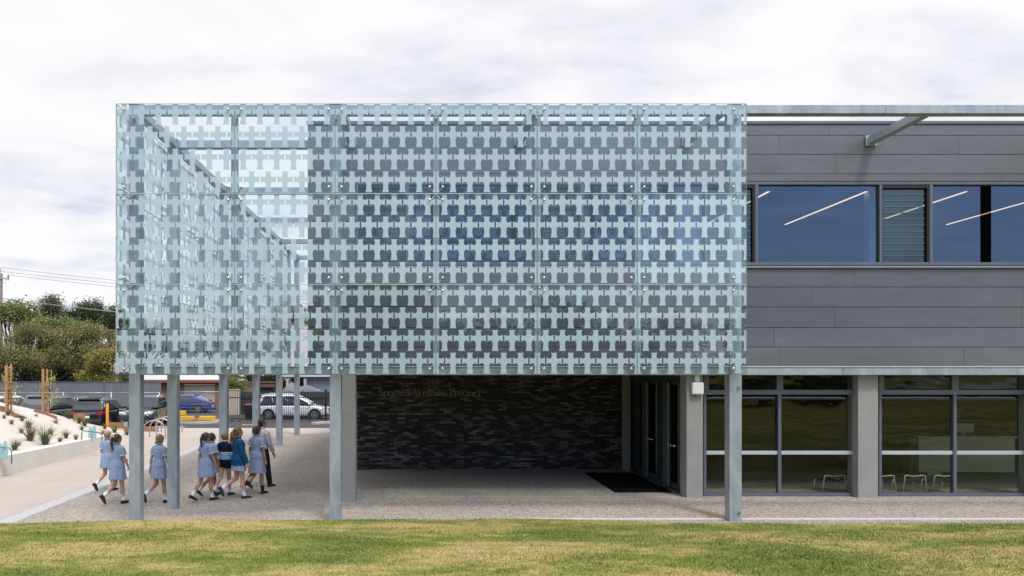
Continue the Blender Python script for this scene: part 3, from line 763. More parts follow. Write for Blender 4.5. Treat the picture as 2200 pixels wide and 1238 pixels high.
# ================================================================== people
def skin_mat(name, c):
    t = NT(name); f = t.noise(14, 3, .5, t.pos(obj=True))
    b = t.bsdf(t.mix(t.ramp(f, [(.35,0.),(.65,1.)]), c, tuple(x*y for x, y in zip(c, (.9,.84,.8)))), .55, 0, .35)
    return t.done(b)
SK = [skin_mat('skin_light', (.56,.33,.235)), skin_mat('skin_tan', (.40,.22,.145)), skin_mat('skin_warm', (.48,.27,.185))]
def cloth(name, c, sc=40, amt=.16, bands=None):
    """fabric; bands = [(z, colour)] constant colour bands by height in the figure's own space"""
    t = NT(name); p = t.pos(obj=True)
    if bands:
        s = t('SeparateXYZ'); t.l(p, s.inputs[0]); k = t('Math', operation='DIVIDE'); t.l(s.outputs[2], k.inputs[0]); k.inputs[1].default_value = 2.0
        base = t.ramp(k.outputs[0], [(z/2, q) for z, q in bands], 'CONSTANT')
    else: base = t.mix(0, c, c)
    f = t.noise(sc, 2, .5, p); g = t.noise(5.5, 4, .6, t.pos((1,1,.55), True), .5)
    col = t.mix(amt, base, t.ramp(f, [(.3,.25),(.7,.75)]), 'OVERLAY')
    return t.done(t.bsdf(col, .85, 0, .15, g, .55, .03))
DRESS = cloth('dress_blue_check', (.27,.34,.49)); DRESS2 = cloth('dress_blue_grey', (.26,.32,.45))
def hair_mat(name, a, b):
    t = NT(name); f = t.noise(1, 3, .6, t.pos((75, 75, 9), True)); 
    return t.done(t.bsdf(t.mix(t.ramp(f, [(.35,0.),(.65,1.)]), a, b), .45, 0, .5, f, .5, .01))
H_BLOND = hair_mat('hair_dark_blond', (.30,.20,.11), (.18,.11,.06)); H_BROWN = hair_mat('hair_brown', (.085,.045,.03), (.035,.018,.013))
H_DARK = hair_mat('hair_dark', (.022,.014,.012), (.010,.007,.007)); H_AUB = hair_mat('hair_auburn', (.22,.095,.04), (.09,.04,.02)); H_LT = hair_mat('hair_fair', (.42,.31,.18), (.25,.17,.09))
SHOE = simple('black_leather', (.012,.012,.014), (.02,.02,.022), 20, .35); SHOE_B = simple('brown_sole', (.05,.022,.015), None, 20, .5)
SOCK = cloth('white_sock', (.75,.76,.80), 60, .1); SOCKD = cloth('dark_sock', (.02,.02,.025)); BAND = simple('sock_band_blue', (.10,.18,.48))
EYE = simple('eye_dark', (.02,.015,.012), None, 5, .2); LIP = simple('lips', (.45,.16,.14))
WHITE_T = simple('white_trim', (.74,.75,.78), None, 20, .8); TIE = simple('dark_hair_tie', (.02,.02,.03)); PINK = simple('pink_scrunchie', (.55,.16,.22))

def person(label, pos, head, h, outfit, hair, sk, planted='R', lift=50, front=10, arms=((-12, 12), (14, 18)), hand_up=None, headturn=0, lean=0, back=-6, group=None):
    k = h/1.65
    root = empty('person', pos, R(head)); root['label'] = label; root['category'] = 'person'
    if group: root['group'] = group
    root.scale = (k, k, k)
    V = Vector
    legs = {}
    for side, s in (('L', 1), ('R', -1)):
        if side == planted: th, kn, ft = front, 4, 0
        else: th, kn, ft = back, lift, -(lift*.95+8)
        hip = V((0, s*.088, .885))
        d1 = V((sin(R(th)), 0, -cos(R(th)))); knee = hip + d1*.425 + V((0, -s*.012, 0))
        d2 = V((sin(R(th-kn)), 0, -cos(R(th-kn)))); ank = knee + d2*.395
        fd = V((cos(R(ft)), 0, sin(R(ft)))) ; fu = V((-sin(R(ft)), 0, cos(R(ft))))
        legs[side] = dict(hip=hip, knee=knee, ank=ank, fd=fd, fu=fu, d2=d2, d1=d1, s=s)
    pl = legs[planted]; dz = pl['ank'].z - .075
    def up(v): return V((v.x, v.y, v.z-dz))
    for Lg in legs.values():
        for q in ('hip', 'knee', 'ank'): Lg[q] = up(Lg[q])
    hz = .885-dz
    ofs = hz-.885
    def tz(z): return z+ofs
    ln = sin(R(lean))
    def cx_(z): return (z-.9)*ln if z > .9 else 0
    B = MB()
    # torso
    def ell(z, x, rx, ry, n=20): return [(x+cx_(z)+rx*cos(2*pi*i/n), ry*sin(2*pi*i/n), tz(z)) for i in range(n)]
    female = outfit != 'man'
    TS = [(.78,-.005,.06,.09),(.83,-.01,.105,.15),(.90,-.012,.118,.168),(.97,-.008,.105,.158),(1.05,0,.090,.128),(1.14,.006,.098,.132),(1.23,.012,.112,.145),(1.30,.004,.098,.158),(1.355,-.005,.075,.145),(1.395,-.008,.058,.075),(1.42,-.006,.05,.052)]
    if not female: TS = [(z, x, rx*1.02, ry*(1.18 if z > 1.1 else (1.12 if z > 1 else .98))) for z, x, rx, ry in TS]
    B.loft([ell(*r) for r in TS])
    hx = cx_(1.5)
    B.tube([(cx_(1.38)-.01, 0, tz(1.37)), (hx*.9-.002, 0, tz(1.43)), (hx+.005, 0, tz(1.49))], [.058,.048,.047], 12)
    ht = R(headturn)
    def hd(x, y, z): return (hx+.012+x*cos(ht)-y*sin(ht), x*sin(ht)+y*cos(ht), tz(z))
    hb = MB(); hb.ball((0,0,1.552), (.092,.073,.100), 16, 12); hb.ball((.022,0,1.492), (.062,.052,.068), 14, 10)
    hb.ball((.048,0,1.452), (.026,.024,.02), 8, 6)                                   # chin
    hb.tube([(.080,0,1.545), (.098,0,1.522), (.088,0,1.508)], [.010,.0145,.009], 8, rnd=True)      # nose
    hb.ball((.076,0,1.478), (.016,.024,.011), 8, 6)
    for s in (-1, 1):
        hb.ball((-.002, s*.074, 1.525), (.018,.010,.030), 8, 6); hb.ball((.066, s*.032, 1.567), (.02,.026,.008), 8, 5)
    B.add([hd(*p) for p in hb.v], hb.f)
    # legs
    for side, Lg in legs.items():
        d1 = (Lg['knee']-Lg['hip']).normalized()
        pts = [Lg['hip']+V((-.008,0,.03)), Lg['hip']+d1*.10, Lg['hip']+d1*.25, Lg['knee']-d1*.06, Lg['knee'], Lg['knee']+Lg['d2']*.08, Lg['knee']+Lg['d2']*.15+V((-.012,0,0)), Lg['knee']+Lg['d2']*.28, Lg['ank']]
        B.tube(pts, [.088,.088,.073,.056,.053,.053,.056,.040,.034], 14)
        B.tube([Lg['ank'], Lg['ank']+Lg['fd']*.05-Lg['fu']*.03, Lg['ank']+Lg['fd']*.13-Lg['fu']*.05], [.036,.035,.025], 10, rnd=True)
    # arms and hands
    hands = {}
    for (side, s), (sw, el) in zip((('L', 1), ('R', -1)), arms):
        sh = V((cx_(1.33)-.005, s*(.155 if female else .185), tz(1.335))); ab = R(9 if female else 10)
        up_ = hand_up if (hand_up and hand_up[0] == side) else None
        d = V((sin(R(sw))*cos(ab), s*sin(ab), -cos(R(sw))*cos(ab))); e = sh+d*.275
        a2 = R(sw+el); d2 = V((sin(a2), s*.03, -cos(a2))).normalized()
        if up_: d2 = V(up_[1]).normalized()
        wr = e+d2*.235
        B.tube([sh+V((0,-s*.02,.005)), sh+d*.06, e-d*.05, e, e+d2*.06, wr-d2*.03, wr], [.048,.046,.036,.034,.036,.025,.023], 12, rnd=True)
        # palm, four fingers of different length and a thumb
        f_ = V((0, 0, 1)).cross(d2) if abs(d2.z) < .9 else V((1, 0, 0)); f_ = (f_-d2*f_.dot(d2)).normalized(); inn = d2.cross(f_)*1.0
        if inn.y*s > 0: inn = -inn
        B.tube([wr, wr+d2*.035, wr+d2*.085], [.024,.040,.040], 12, flat=(1, .42), up=f_, rnd=True)
        for q, (o_, ln_) in enumerate(((.030,.068),(.010,.078),(-.010,.072),(-.030,.056))):
            b0 = wr+d2*.080+f_*o_; c = .25+.06*q
            B.tube([b0, b0+d2*ln_*.45+inn*ln_*.06, b0+d2*ln_*.80+inn*ln_*c, b0+d2*ln_*.98+inn*ln_*(c+.28)], [.0098,.0092,.0085,.0072], 7, rnd=True)
        b0 = wr+d2*.025+f_*.030
        B.tube([b0, b0+f_*.022+d2*.028+inn*.012, b0+f_*.024+d2*.060+inn*.028], [.0125,.0105,.0085], 7, rnd=True)
        hands[side] = (sh, d, e, d2, wr)
    me = union(B, .0072, 2, 'body'); me.materials.append(SK[sk]); body = link('body', me, root)
    eb = MB()
    for s in (-1, 1):
        q = MB(); q.ball((.0815, s*.030, 1.548), (.008,.013,.007), 8, 6); q.v = [hd(*p) for p in q.v]; q.build('eye', EYE, root, True, world=False)
    q = MB(); q.ball((.0905, 0, 1.478), (.006,.022,.007), 8, 6); q.v = [hd(*p) for p in q.v]; q.build('lips', LIP, root, True, world=False)
    # shoes and socks
    for side, Lg in legs.items():
        a, fd, fu, d2 = Lg['ank'], Lg['fd'], Lg['fu'], Lg['d2']; lat = V((0,1,0))
        def sp(x, y, z): return a+fd*x+lat*y+fu*(z-.075)
        rings = []
        for x, wd, hgt in ((-.068,.020,.05),(-.062,.031,.072),(-.03,.036,.086),(.02,.037,.084),(.07,.042,.068),(.12,.046,.055),(.16,.040,.047),(.185,.022,.034)):
            rings.append([sp(x, wd*cos(2*pi*i/14), max(.014, .014+(hgt-.014)*(.5+.5*sin(2*pi*i/14)))) if sin(2*pi*i/14) > -.4 else sp(x, wd*cos(2*pi*i/14)*1.1, .014) for i in range(14)])
        mb = MB(); mb.loft(rings); me = subdiv(mb.mesh('shoe', SHOE), 1); so_ = link('shoe', me, root)
        mb = MB(); ol = [(-.07,.022),(-.05,.036),(0,.036),(.06,.043),(.12,.050),(.165,.042),(.192,.018)]
        loop = [(x, w_) for x, w_ in ol]+[(x, -w_) for x, w_ in reversed(ol)]
        mb.loft([[sp(x, y, 0) for x, y in loop], [sp(x, y, .016) for x, y in loop]])
        heel = [(-.068,.024),(-.05,.035),(-.01,.034),(-.01,-.034),(-.05,-.035),(-.068,-.024)]
        mb.loft([[sp(x, y, -.012) for x, y in heel], [sp(x, y, .002) for x, y in heel]]); mb.build('sole', SHOE if outfit != 'dress3' else SHOE_B, so_, world=False)
        if outfit != 'man':
            top = a-d2*.135; mb = MB(); mb.tube([a+fu*-.01, a-d2*.04, a-d2*.10, top], [.041,.0415,.047,.050], 14)
            sm_ = SOCKD if outfit == 'dress_dark' else SOCK
            sk_o = mb.build('sock', sm_, root, True, world=False, auto=50)
            if sm_ is SOCK:
                for o_ in (.10, .116):
                    mb = MB(); c0 = a-d2*o_; mb.tube([c0, c0-d2*.007], [.0495,.0502], 14); mb.build('sock_stripe', BAND, sk_o, world=False)
    # clothes
    def shell(z0, z1, grow, zs=None):
        return [ell(z, x, rx+grow, ry+grow) for z, x, rx, ry in TS if z0 <= z <= z1]
    def sleeve(M_, frac, r0, r1, forearm=0.0, open_=0):
        for side, s in (('L', 1), ('R', -1)):
            sh, d, e, d2, wr = hands[side]
            pts = [sh+V((0,-s*.035,.0)), sh+d*.03, sh+d*.275*min(1, frac)*.6, sh+d*.275*min(1, frac)]; rr = [.066, r0, (r0+r1)/2, r1]
            if forearm: pts += [e+d2*.08, e+d2*.235*forearm]; rr += [r1*.96, r1*.84]
            M_.tube(pts, rr, 16)
    def skirt(M_, zt, zh, r_t, r_h, pleat=.012, npl=9, cxh=0.0):
        rings = []; n = 54
        for i in range(10):
            u = i/9; z = zt+(zh-zt)*u; rx = r_t[0]+(r_h[0]-r_t[0])*u**.8; ry = r_t[1]+(r_h[1]-r_t[1])*u**.8
            ring = []
            for j in range(n):
                a = 2*pi*j/n; wv = pleat*u*(sin(npl*a+head)+.6*sin((npl*2+1)*a+1.7*u))
                ring.append((cxh*u+cx_(z)+(rx+wv)*cos(a), (ry+wv)*sin(a), tz(z)+(.012*sin(3*a+head) if u == 1 else 0)))
            rings.append(ring)
        M_.loft(rings)
    stride = (legs['L']['knee'].x+legs['R']['knee'].x)/2
    if outfit.startswith('dress'):
        D = MB(); D.loft([ell(1.0,-.006,.112,.152), ell(1.05,0,.106,.142)]+shell(1.1, 1.36, .016)+[ell(1.40,-.008,.066,.078), ell(1.418,-.006,.06,.062)])
        sleeve(D, .62, .072, .080)
        hem = {'dress': .63, 'dress2': .58, 'dress3': .60, 'dress_dark': .52}[outfit]
        skirt(D, 1.02, hem, (.132,.166), (.197,.217), .010, 8, stride*.45); D.loft([ell(z, x, rx+g_, ry+g_) for (z, x, rx, ry), g_ in zip(TS[1:5], (.026,.026,.024,.02))])
        me = union(D, .0085, 2, 'dress'); me.materials.append(DRESS2 if outfit == 'dress_dark' else DRESS); dr_ = link('dress', me, root)
        mb = MB(); mb.tube([(cx_(1.42)-.012+.072*cos(a)*1.0, .070*sin(a), tz(1.425+.012*cos(a+pi))) for a in [2*pi*i/16 for i in range(17)]], .014, 8); mb.build('collar', DRESS, dr_, True, world=False)
        mb = MB(); mb.loft([ell(1.008,-.003,.122,.158), ell(1.04,-.001,.114,.150)]); mb.build('belt', DRESS2 if outfit != 'dress_dark' else DRESS, dr_, world=False)
        mb = MB(); mb.box(-.12, -.108, -.02, .02, tz(1.012), tz(1.036)); mb.build('belt_button', SHOE, dr_, world=False)
        for side, s in (('L', 1), ('R', -1)):
            sh, d, e, d2, wr = hands[side]; c0 = sh+d*.275*.60; mb = MB(); mb.tube([c0, c0+d*.018], [.083,.084], 16); mb.build('sleeve_cuff', WHITE_T, dr_, world=False)
    elif outfit == 'jersey':
        D = MB(); D.loft([ell(.94,-.008,.135,.185)]+shell(1.0, 1.36, .028)+[ell(1.40,-.008,.07,.085), ell(1.418,-.006,.06,.062)]); sleeve(D, 1, .078, .064, .95)
        me = union(D, .0085, 2, 'jersey'); nav = (.012,.016,.045)
        me.materials.append(cloth('jersey_bands', None, 40, .1, [(0, (.16,.34,.62)), (tz(1.075), (.75,.77,.8)), (tz(1.095), nav), (tz(1.108), (.75,.77,.8)), (tz(1.128), nav)])); jo = link('jersey', me, root)
        mb = MB(); mb.tube([(cx_(1.42)-.01+.062*cos(a), .062*sin(a), tz(1.422)) for a in [2*pi*i/16 for i in range(17)]], .012, 8); mb.build('collar', WHITE_T, jo, True, world=False)
        D = MB(); D.loft(shell(.78, 1.0, .016))
        for Lg in legs.values():
            d1 = (Lg['knee']-Lg['hip']).normalized(); D.tube([Lg['hip']+V((0,0,.03)), Lg['hip']+d1*.08, Lg['hip']+d1*.17], [.10,.106,.103], 16)
        me = union(D, .009, 2, 'shorts'); me.materials.append(cloth('navy_shorts', (.008,.010,.026))); link('shorts', me, root)
    elif outfit == 'blazer':
        D = MB(); D.loft([ell(.78,.0,.165,.205), ell(.86,-.004,.158,.20)]+shell(.9, 1.36, .036)+[ell(1.40,-.008,.072,.09), ell(1.42,-.006,.062,.066)]); sleeve(D, 1, .085, .072, 1.02)
        me = union(D, .009, 2, 'blazer'); me.materials.append(cloth('blazer_blue', (.012,.065,.165), 50, .08)); jo = link('blazer', me, root)
        mb = MB(); mb.tube([(cx_(1.42)-.014+.07*cos(a), .068*sin(a), tz(1.425)) for a in [2*pi*i/16 for i in range(17)]], .015, 8); mb.build('collar', jo.data.materials[0], jo, True, world=False)
        D = MB(); skirt(D, .86, .655, (.14,.18), (.175,.20), .010, 10, stride*.5); me = union(D, .0085, 1, 'skirt'); me.materials.append(DRESS); link('skirt', me, root)
    elif outfit == 'man':
        D = MB(); D.loft([ell(.93,-.006,.130,.178)]+shell(.97, 1.36, .022)+[ell(1.40,-.008,.068,.085), ell(1.425,-.006,.06,.064)]); sleeve(D, 1, .076, .060, .96)
        me = union(D, .0085, 2, 'shirt'); me.materials.append(cloth('shirt_grey', (.42,.42,.50), 60, .1)); jo = link('shirt', me, root)
        mb = MB(); mb.tube([(cx_(1.42)-.01+.062*cos(a), .062*sin(a), tz(1.43)) for a in [2*pi*i/16 for i in range(17)]], .014, 8); mb.build('collar', jo.data.materials[0], jo, True, world=False)
        D = MB(); D.loft(shell(.78, .99, .016))
        for Lg in legs.values():
            d1 = (Lg['knee']-Lg['hip']).normalized(); D.tube([Lg['hip']+V((0,0,.03)), Lg['hip']+d1*.2, Lg['knee'], Lg['knee']+Lg['d2']*.2, Lg['ank']-Lg['d2']*.0], [.10,.096,.077,.068,.066], 16)
        me = union(D, .009, 2, 'trousers'); me.materials.append(cloth('dark_trousers', (.016,.016,.022))); link('trousers', me, root)
    # hair
    HB = MB(); mat_, style = hair
    HB.ball((-.022,0,1.566), (.098,.084,.100), 16, 12); HB.ball((-.045,0,1.515), (.068,.074,.075), 14, 10)
    for s in (-1, 1): HB.tube([(.045, s*.066, 1.60), (.02, s*.076, 1.56), (-.02, s*.078, 1.53)], [.018,.018,.016], 8, rnd=True)
    if style == 'long_pony':
        HB.ball((-.105,0,1.60), .038); HB.tube([(-.11,0,1.60), (-.150,-.008,1.55), (-.160,-.018,1.46), (-.155,-.03,1.36), (-.150,-.04,1.26)], [.03,.037,.038,.033,.012], 10, rnd=True)
    if style == 'pony':
        HB.tube([(-.10,0,1.585), (-.14,0,1.54), (-.145,.0,1.46), (-.135,0,1.36), (-.13,0,1.31)], [.03,.036,.036,.028,.012], 10, rnd=True)
    if style == 'wavy':
        HB.ball((-.10,0,1.56), .04); HB.tube([(-.10,0,1.57), (-.145,.01,1.52), (-.155,-.01,1.44), (-.165,.012,1.36), (-.15,-.006,1.27), (-.15,0,1.22)], [.04,.054,.056,.052,.040,.014], 10, rnd=True)
    if style == 'bun': HB.ball((-.115,0,1.575), (.042,.046,.046)); HB.ball((-.09,0,1.54), (.05,.06,.06))
    if style == 'low_bun': HB.ball((-.095,0,1.475), (.042,.046,.04)); HB.ball((-.06,0,1.50), (.06,.07,.07)); HB.tube([(-.10,.01,1.47),(-.115,.02,1.43)], [.025,.012], 8, rnd=True)
    if style == 'messy':
        rg_ = random.Random(5); HB.ball((-.085,0,1.60), (.055,.06,.055))
        for i in range(12): 
            a = rg_.uniform(0, 2*pi); HB.tube([(-.09,0,1.59), (-.125+.02*cos(a), .05*sin(a), 1.57+.045*cos(a)), (-.135, .062*sin(a), 1.50+.05*cos(a))], [.026,.022,.010], 7, rnd=True)
    HB.v = [hd(*p) for p in HB.v]
    me = union(HB, .0075, 1, 'hair'); me.materials.append(mat_); ho = link('hair', me, root)
    if style in ('long_pony', 'pony', 'wavy', 'bun'):
        c0 = {'bun': (-.085,0,1.565)}.get(style, (-.112,0,1.59)); mb = MB(); mb.ball(c0, (.026,.044,.044), 10, 6); mb.v = [hd(*p) for p in mb.v]
        mb.build('hair_tie', PINK if style == 'bun' and outfit.startswith('dress') else (WHITE_T if style == 'long_pony' else TIE), ho, True, world=False)
    return root
GRP = 'people walking along the paving beside the glass screen'
def stand(px, py):
    x, y, z = ground_at(px, py); return (x, y, z+.012)
person('girl in a light blue dress with fair hair tied in a pink band, farthest left', stand(231, 1055), 66, 1.55, 'dress', (H_LT, 'bun'), 0, 'R', 50, 10, ((-6, 70), (8, 12)), back=-2, headturn=10)
person('girl in a light blue dress with a very long brown ponytail down her back', stand(252, 1083), 60, 1.64, 'dress2', (H_BROWN, 'long_pony'), 0, 'R', 52, 10, ((18, 60), (12, 14)), back=0, headturn=-12)
person('fair haired girl in a light blue dress walking alone between two steel columns', stand(341, 1082), 60, 1.63, 'dress3', (H_BLOND, 'low_bun'), 2, 'R', 58, 12, ((-14, 8), (10, 14)), back=0, headturn=-6, lean=3)
person('girl in a light blue dress with a dark brown ponytail, nearest of the middle group', stand(443, 1076), 50, 1.62, 'dress2', (H_BROWN, 'pony'), 2, 'R', 22, 10, ((-10, 8), (12, 14)), back=-14, headturn=-5)
person('tan girl mostly hidden behind the dark ponytailed girl, only face and legs showing', stand(455, 1066), 40, 1.56, 'dress', (H_DARK, 'pony'), 1, 'L', 32, 14, ((-8, 10), (8, 12)), back=-14, headturn=-8)
person('girl with a fair bun in a navy striped sports jersey and navy shorts', stand(484, 1065), 62, 1.56, 'jersey', (H_BLOND, 'bun'), 0, 'R', 26, 8, ((-22, 6), (8, 14)), back=-12)
person('girl with wavy auburn hair in a dark blue blazer over a pale skirt', stand(512, 1072), 34, 1.70, 'blazer', (H_AUB, 'wavy'), 0, 'R', 58, 10, ((10, 14), (8, 16)), back=-2, headturn=-8)
person('girl in a long pale blue dress, dark socks and messy brown bun beside the man', stand(552, 1063), 60, 1.68, 'dress_dark', (H_BROWN, 'messy'), 2, 'R', 56, 10, ((-4, 12), (4, 10)), back=-2)
person('man in a pale grey long sleeved shirt and dark trousers', stand(563, 1048), 50, 1.80, 'man', (H_DARK, 'short'), 2, 'R', 28, 14, ((-6, 14), (10, 16)), back=-12, headturn=-25)
# ================================================================== cars
def paint(name, c, rough=.22, metal=.3):
    t = NT(name); b = t.bsdf(c, rough, metal, .5); b.inputs['Coat Weight'].default_value = .7; b.inputs['Coat Roughness'].default_value = .05
    f = t.noise(3, 4, .6, t.pos(obj=True)); m = t.ramp(f, [(.35, rough*.8), (.7, rough*1.5)]); t.l(m, b.inputs['Roughness'])
    return t.done(b)
CGLASS = NT('car_glass'); _b = CGLASS.bsdf((.018,.022,.026), .04, 0, .9); CGLASS = CGLASS.done(_b)
TYRE = simple('tyre', (.018,.018,.018), (.028,.027,.026), 20, .85); RIM = simple('alloy', (.55,.55,.56), (.42,.42,.43), 10, .3, .8)
TRIM = simple('black_trim', (.018,.018,.02), None, 10, .55); CHROME = simple('chrome', (.7,.7,.72), None, 10, .12, 1)
RED = NT('tail_lens'); RED = RED.done(RED.bsdf((.26,.01,.01), .12, 0, .6)); LENS = NT('head_lens'); LENS = LENS.done(LENS.bsdf((.62,.64,.66), .1, .3, .7))
PLATE = simple('plate', (.72,.74,.76), (.6,.62,.66), 25, .5)
def car(label, x, y, heading, paintm, Ln=4.6, W=1.84, H=1.65, style='suv', rails=True, plate=True, z=None):
    """profile: list of (x from rear to front) heights; the car points along +x"""
    root = empty('car', (x, y, (gz(x, y)+.006) if z is None else z), R(heading)); tag(root, label, 'car')
    h2 = W/2; wr = {'suv': .36, 'wagon': .34, 'mpv': .335, 'hatch': .31}[style]
    fax, rax = Ln/2-.88, -Ln/2+.85
    clear = {'suv': .24, 'wagon': .21, 'mpv': .20, 'hatch': .17}[style]
    belt = {'suv': H*.60, 'wagon': H*.605, 'mpv': H*.585, 'hatch': H*.605}[style]
    hood = {'suv': H*.60, 'wagon': H*.575, 'mpv': H*.55, 'hatch': H*.57}[style]
    # x stations of the greenhouse: rear glass foot, roof rear, roof front, windscreen foot
    gx = {'suv': (-.47, -.395, .02, .225), 'wagon': (-.475, -.41, .03, .215), 'mpv': (-.48, -.42, .05, .31), 'hatch': (-.455, -.22, .06, .235)}[style]
    g0, g1, g2, g3 = (q*Ln for q in gx)
    # lower body: rings across x
    st = []
    def ring(xx, w_, zb, zt, zm):
        pts = [(-.0, zb), (.80, zb), (.955, zb+.07), (1., zm-.10), (.995, zm+.08), (.965, zt-.06), (.90, zt-.008), (.5, zt+.012), (0, zt+.018)]
        half = [(xx, w_*a, b) for a, b in pts]
        return half + [(xx, -p[1], p[2]) for p in half[-2:0:-1]]
    zm = clear+.30
    rr = -Ln/2; ff = Ln/2
    tail_top = belt-.02
    for xx, w_, zb, zt in ((rr, .80, clear+.20, tail_top-.24), (rr+.02, .86, clear+.12, tail_top-.14), (rr+.10, .95, clear+.04, tail_top-.03), (rr+.30, .995, clear, belt), (rax+.5, 1., clear-.02, belt),
                           (0, 1., clear-.03, belt-.01), (g3-.1, 1., clear-.02, belt-.02), (g3+.12, .995, clear, hood-.0), (ff-.45, .97, clear+.02, hood-.07), (ff-.18, .91, clear+.04, hood-.15), (ff-.05, .83, clear+.09, hood-.24), (ff, .72, clear+.16, hood-.36)):
        st.append(ring(xx, w_*h2, zb, zt, zm))
    mb = MB(); mb.loft(st)
    # greenhouse
    def gr(xx, zt, wt, wb=.93):
        half = [(xx, h2*wb, belt-.05), (xx, h2*(wb*.6+wt*.4), belt+(zt-belt)*.45), (xx, h2*wt, zt-.06), (xx, h2*(wt-.08), zt-.012), (xx, h2*wt*.5, zt+.004), (xx, 0, zt+.008)]
        return half+[(q[0], -q[1], q[2]) for q in half[-2::-1]]
    gh = MB(); n_r = 13
    xs_ = [(g0-.005, belt-.01), (g0+.25*(g1-g0), belt+.25*(H-belt)), (g0+.85*(g1-g0), belt+.86*(H-belt)), (g1, H-.035), (g1+.25, H), ((g1+g2)/2, H+.012), (g2-.15, H), (g2+.04, H-.025), (g2+.55*(g3-g2), belt+.50*(H-belt)), (g3, belt-.02)]
    tp = .80 if style != 'hatch' else .76
    gh.loft([gr(a, max(b, belt+.005), tp+(.93-tp)*max(0, 1-(b-belt)/(H-belt))*.9) for a, b in xs_])
    body_mb = MB(); body_mb.add(mb.v, mb.f); body_mb.add(gh.v, gh.f)
    me = subdiv(body_mb.mesh('body', paintm), 2); body = link('body', me, root)
    # windows (proud of the greenhouse)
    def side_pt(xx, k, s, out=.012):
        """point on the flank of the greenhouse, k from belt 0 to roof 1"""
        w_ = h2*(.93*(1-k)+tp*k)
        return (xx, s*(w_+out-.012*(1 if k > .2 else .4)), belt+.02+(H-.115-belt)*k)
    def win(name, pts, m=CGLASS, nrm=None, th=.012):
        v = [Vector(p) for p in pts]; n_ = Vector(nrm); q = MB()
        q.loft([[p-n_*th for p in v], [p+n_*th for p in v]]); return q.build(name, m, root, world=False)
    rear_x = lambda k: g0+.05+(g1-g0)*k*.95+.03
    front_x = lambda k: g3-.10+(g2-g3)*k*.93
    bp = [rear_x(0)+.10, rear_x(0)+.10+(front_x(0)-rear_x(0)-.10)*.27, rear_x(0)+.1+(front_x(0)-rear_x(0)-.10)*.60, front_x(0)-.03]
    tpx = [rear_x(1)+.10, rear_x(1)+.06+(front_x(1)-rear_x(1))*.24, rear_x(1)+(front_x(1)-rear_x(1))*.62, front_x(1)-.03]
    if style == 'hatch': bp[0] += .25
    for s in (-1, 1):
        for i in range(3):
            a0, a1, b0, b1 = bp[i]+.02, bp[i+1]-.02, tpx[i]+.02, tpx[i+1]-.02
            if b1-b0 < .12: b0 = b1-.12
            win('side_window', [side_pt(a0, .02, s), side_pt(a1, .02, s), side_pt(b1, 1, s), side_pt(b0, 1, s)], nrm=(0, s, .12))
        q = MB(); q.obox((g3-.32, s*(h2+.09), belt+.07), (.05,0,0), (0,.085,0), (0,0,.062)); q.build('mirror', TRIM if style != 'mpv' else paintm, root, world=False, bevel=.03)
        for k_, xx in enumerate((bp[1], bp[2])):
            q = MB(); q.box(xx+.10, xx+.26, s*h2-.012 if s > 0 else -h2-.022, s*h2+.022 if s > 0 else -h2+.012, belt-.16, belt-.125); q.build('door_handle', paintm if k_ else CHROME, root, world=False)
        q = MB(); q.box(rax+wr*1.2, fax-wr*1.2, s*h2*.985-.012, s*h2*.985+.012, clear-.03, clear+.10); q.build('sill', TRIM, root, world=False, bevel=.008)
        if rails:
            q = MB(); yy = s*h2*(tp-.07); q.tube([(g1+.10, yy, H-.03), (g1+.22, yy, H+.045), (g2-.32, yy, H+.05), (g2-.15, yy, H-.01)], .02, 8); q.build('roof_rail', CHROME, root, True, world=False)
        # lights
        q = MB(); tz_ = belt-.19
        q.loft([[(rr+.015, s*h2*.55, tz_), (rr+.015, s*h2*.55, tz_+.12), (rr+.05, s*h2*.90, tz_+.17), (rr+.04, s*h2*.90, tz_-.02)], [(rr+.14, s*h2*.55, tz_), (rr+.14, s*h2*.55, tz_+.12), (rr+.34, s*(h2*.985+.006), tz_+.15), (rr+.26, s*(h2*.985+.006), tz_+.02)]])
        if style == 'mpv':
            q = MB(); q.obox((rr+.085, s*h2*.90, belt-.02), (.06,0,0), (0,.075,0), (0,0,.22))
        q.build('tail_light', RED, root, world=False, bevel=.015)
        q = MB(); hz_ = hood-.27
        q.loft([[(ff-.045, s*h2*.46, hz_+.02), (ff-.045, s*h2*.46, hz_+.11), (ff-.16, s*h2*.86, hz_+.16), (ff-.14, s*h2*.86, hz_+.02)], [(ff-.22, s*h2*.46, hz_+.02), (ff-.22, s*h2*.46, hz_+.12), (ff-.42, s*(h2*.955), hz_+.19), (ff-.36, s*(h2*.955), hz_+.06)]])
        q.build('headlight', LENS, root, world=False, bevel=.015)
        q = MB(); q.tube([(ff-.10, s*h2*.66, clear+.20), (ff-.035, s*h2*.66, clear+.20)], .075, 14); fl = q.build('fog_lamp', TRIM, root, world=False)
        q = MB(); q.tube([(ff-.034, s*h2*.66, clear+.20), (ff-.025, s*h2*.66, clear+.20)], .05, 14); q.build('fog_lens', LENS, fl, world=False)
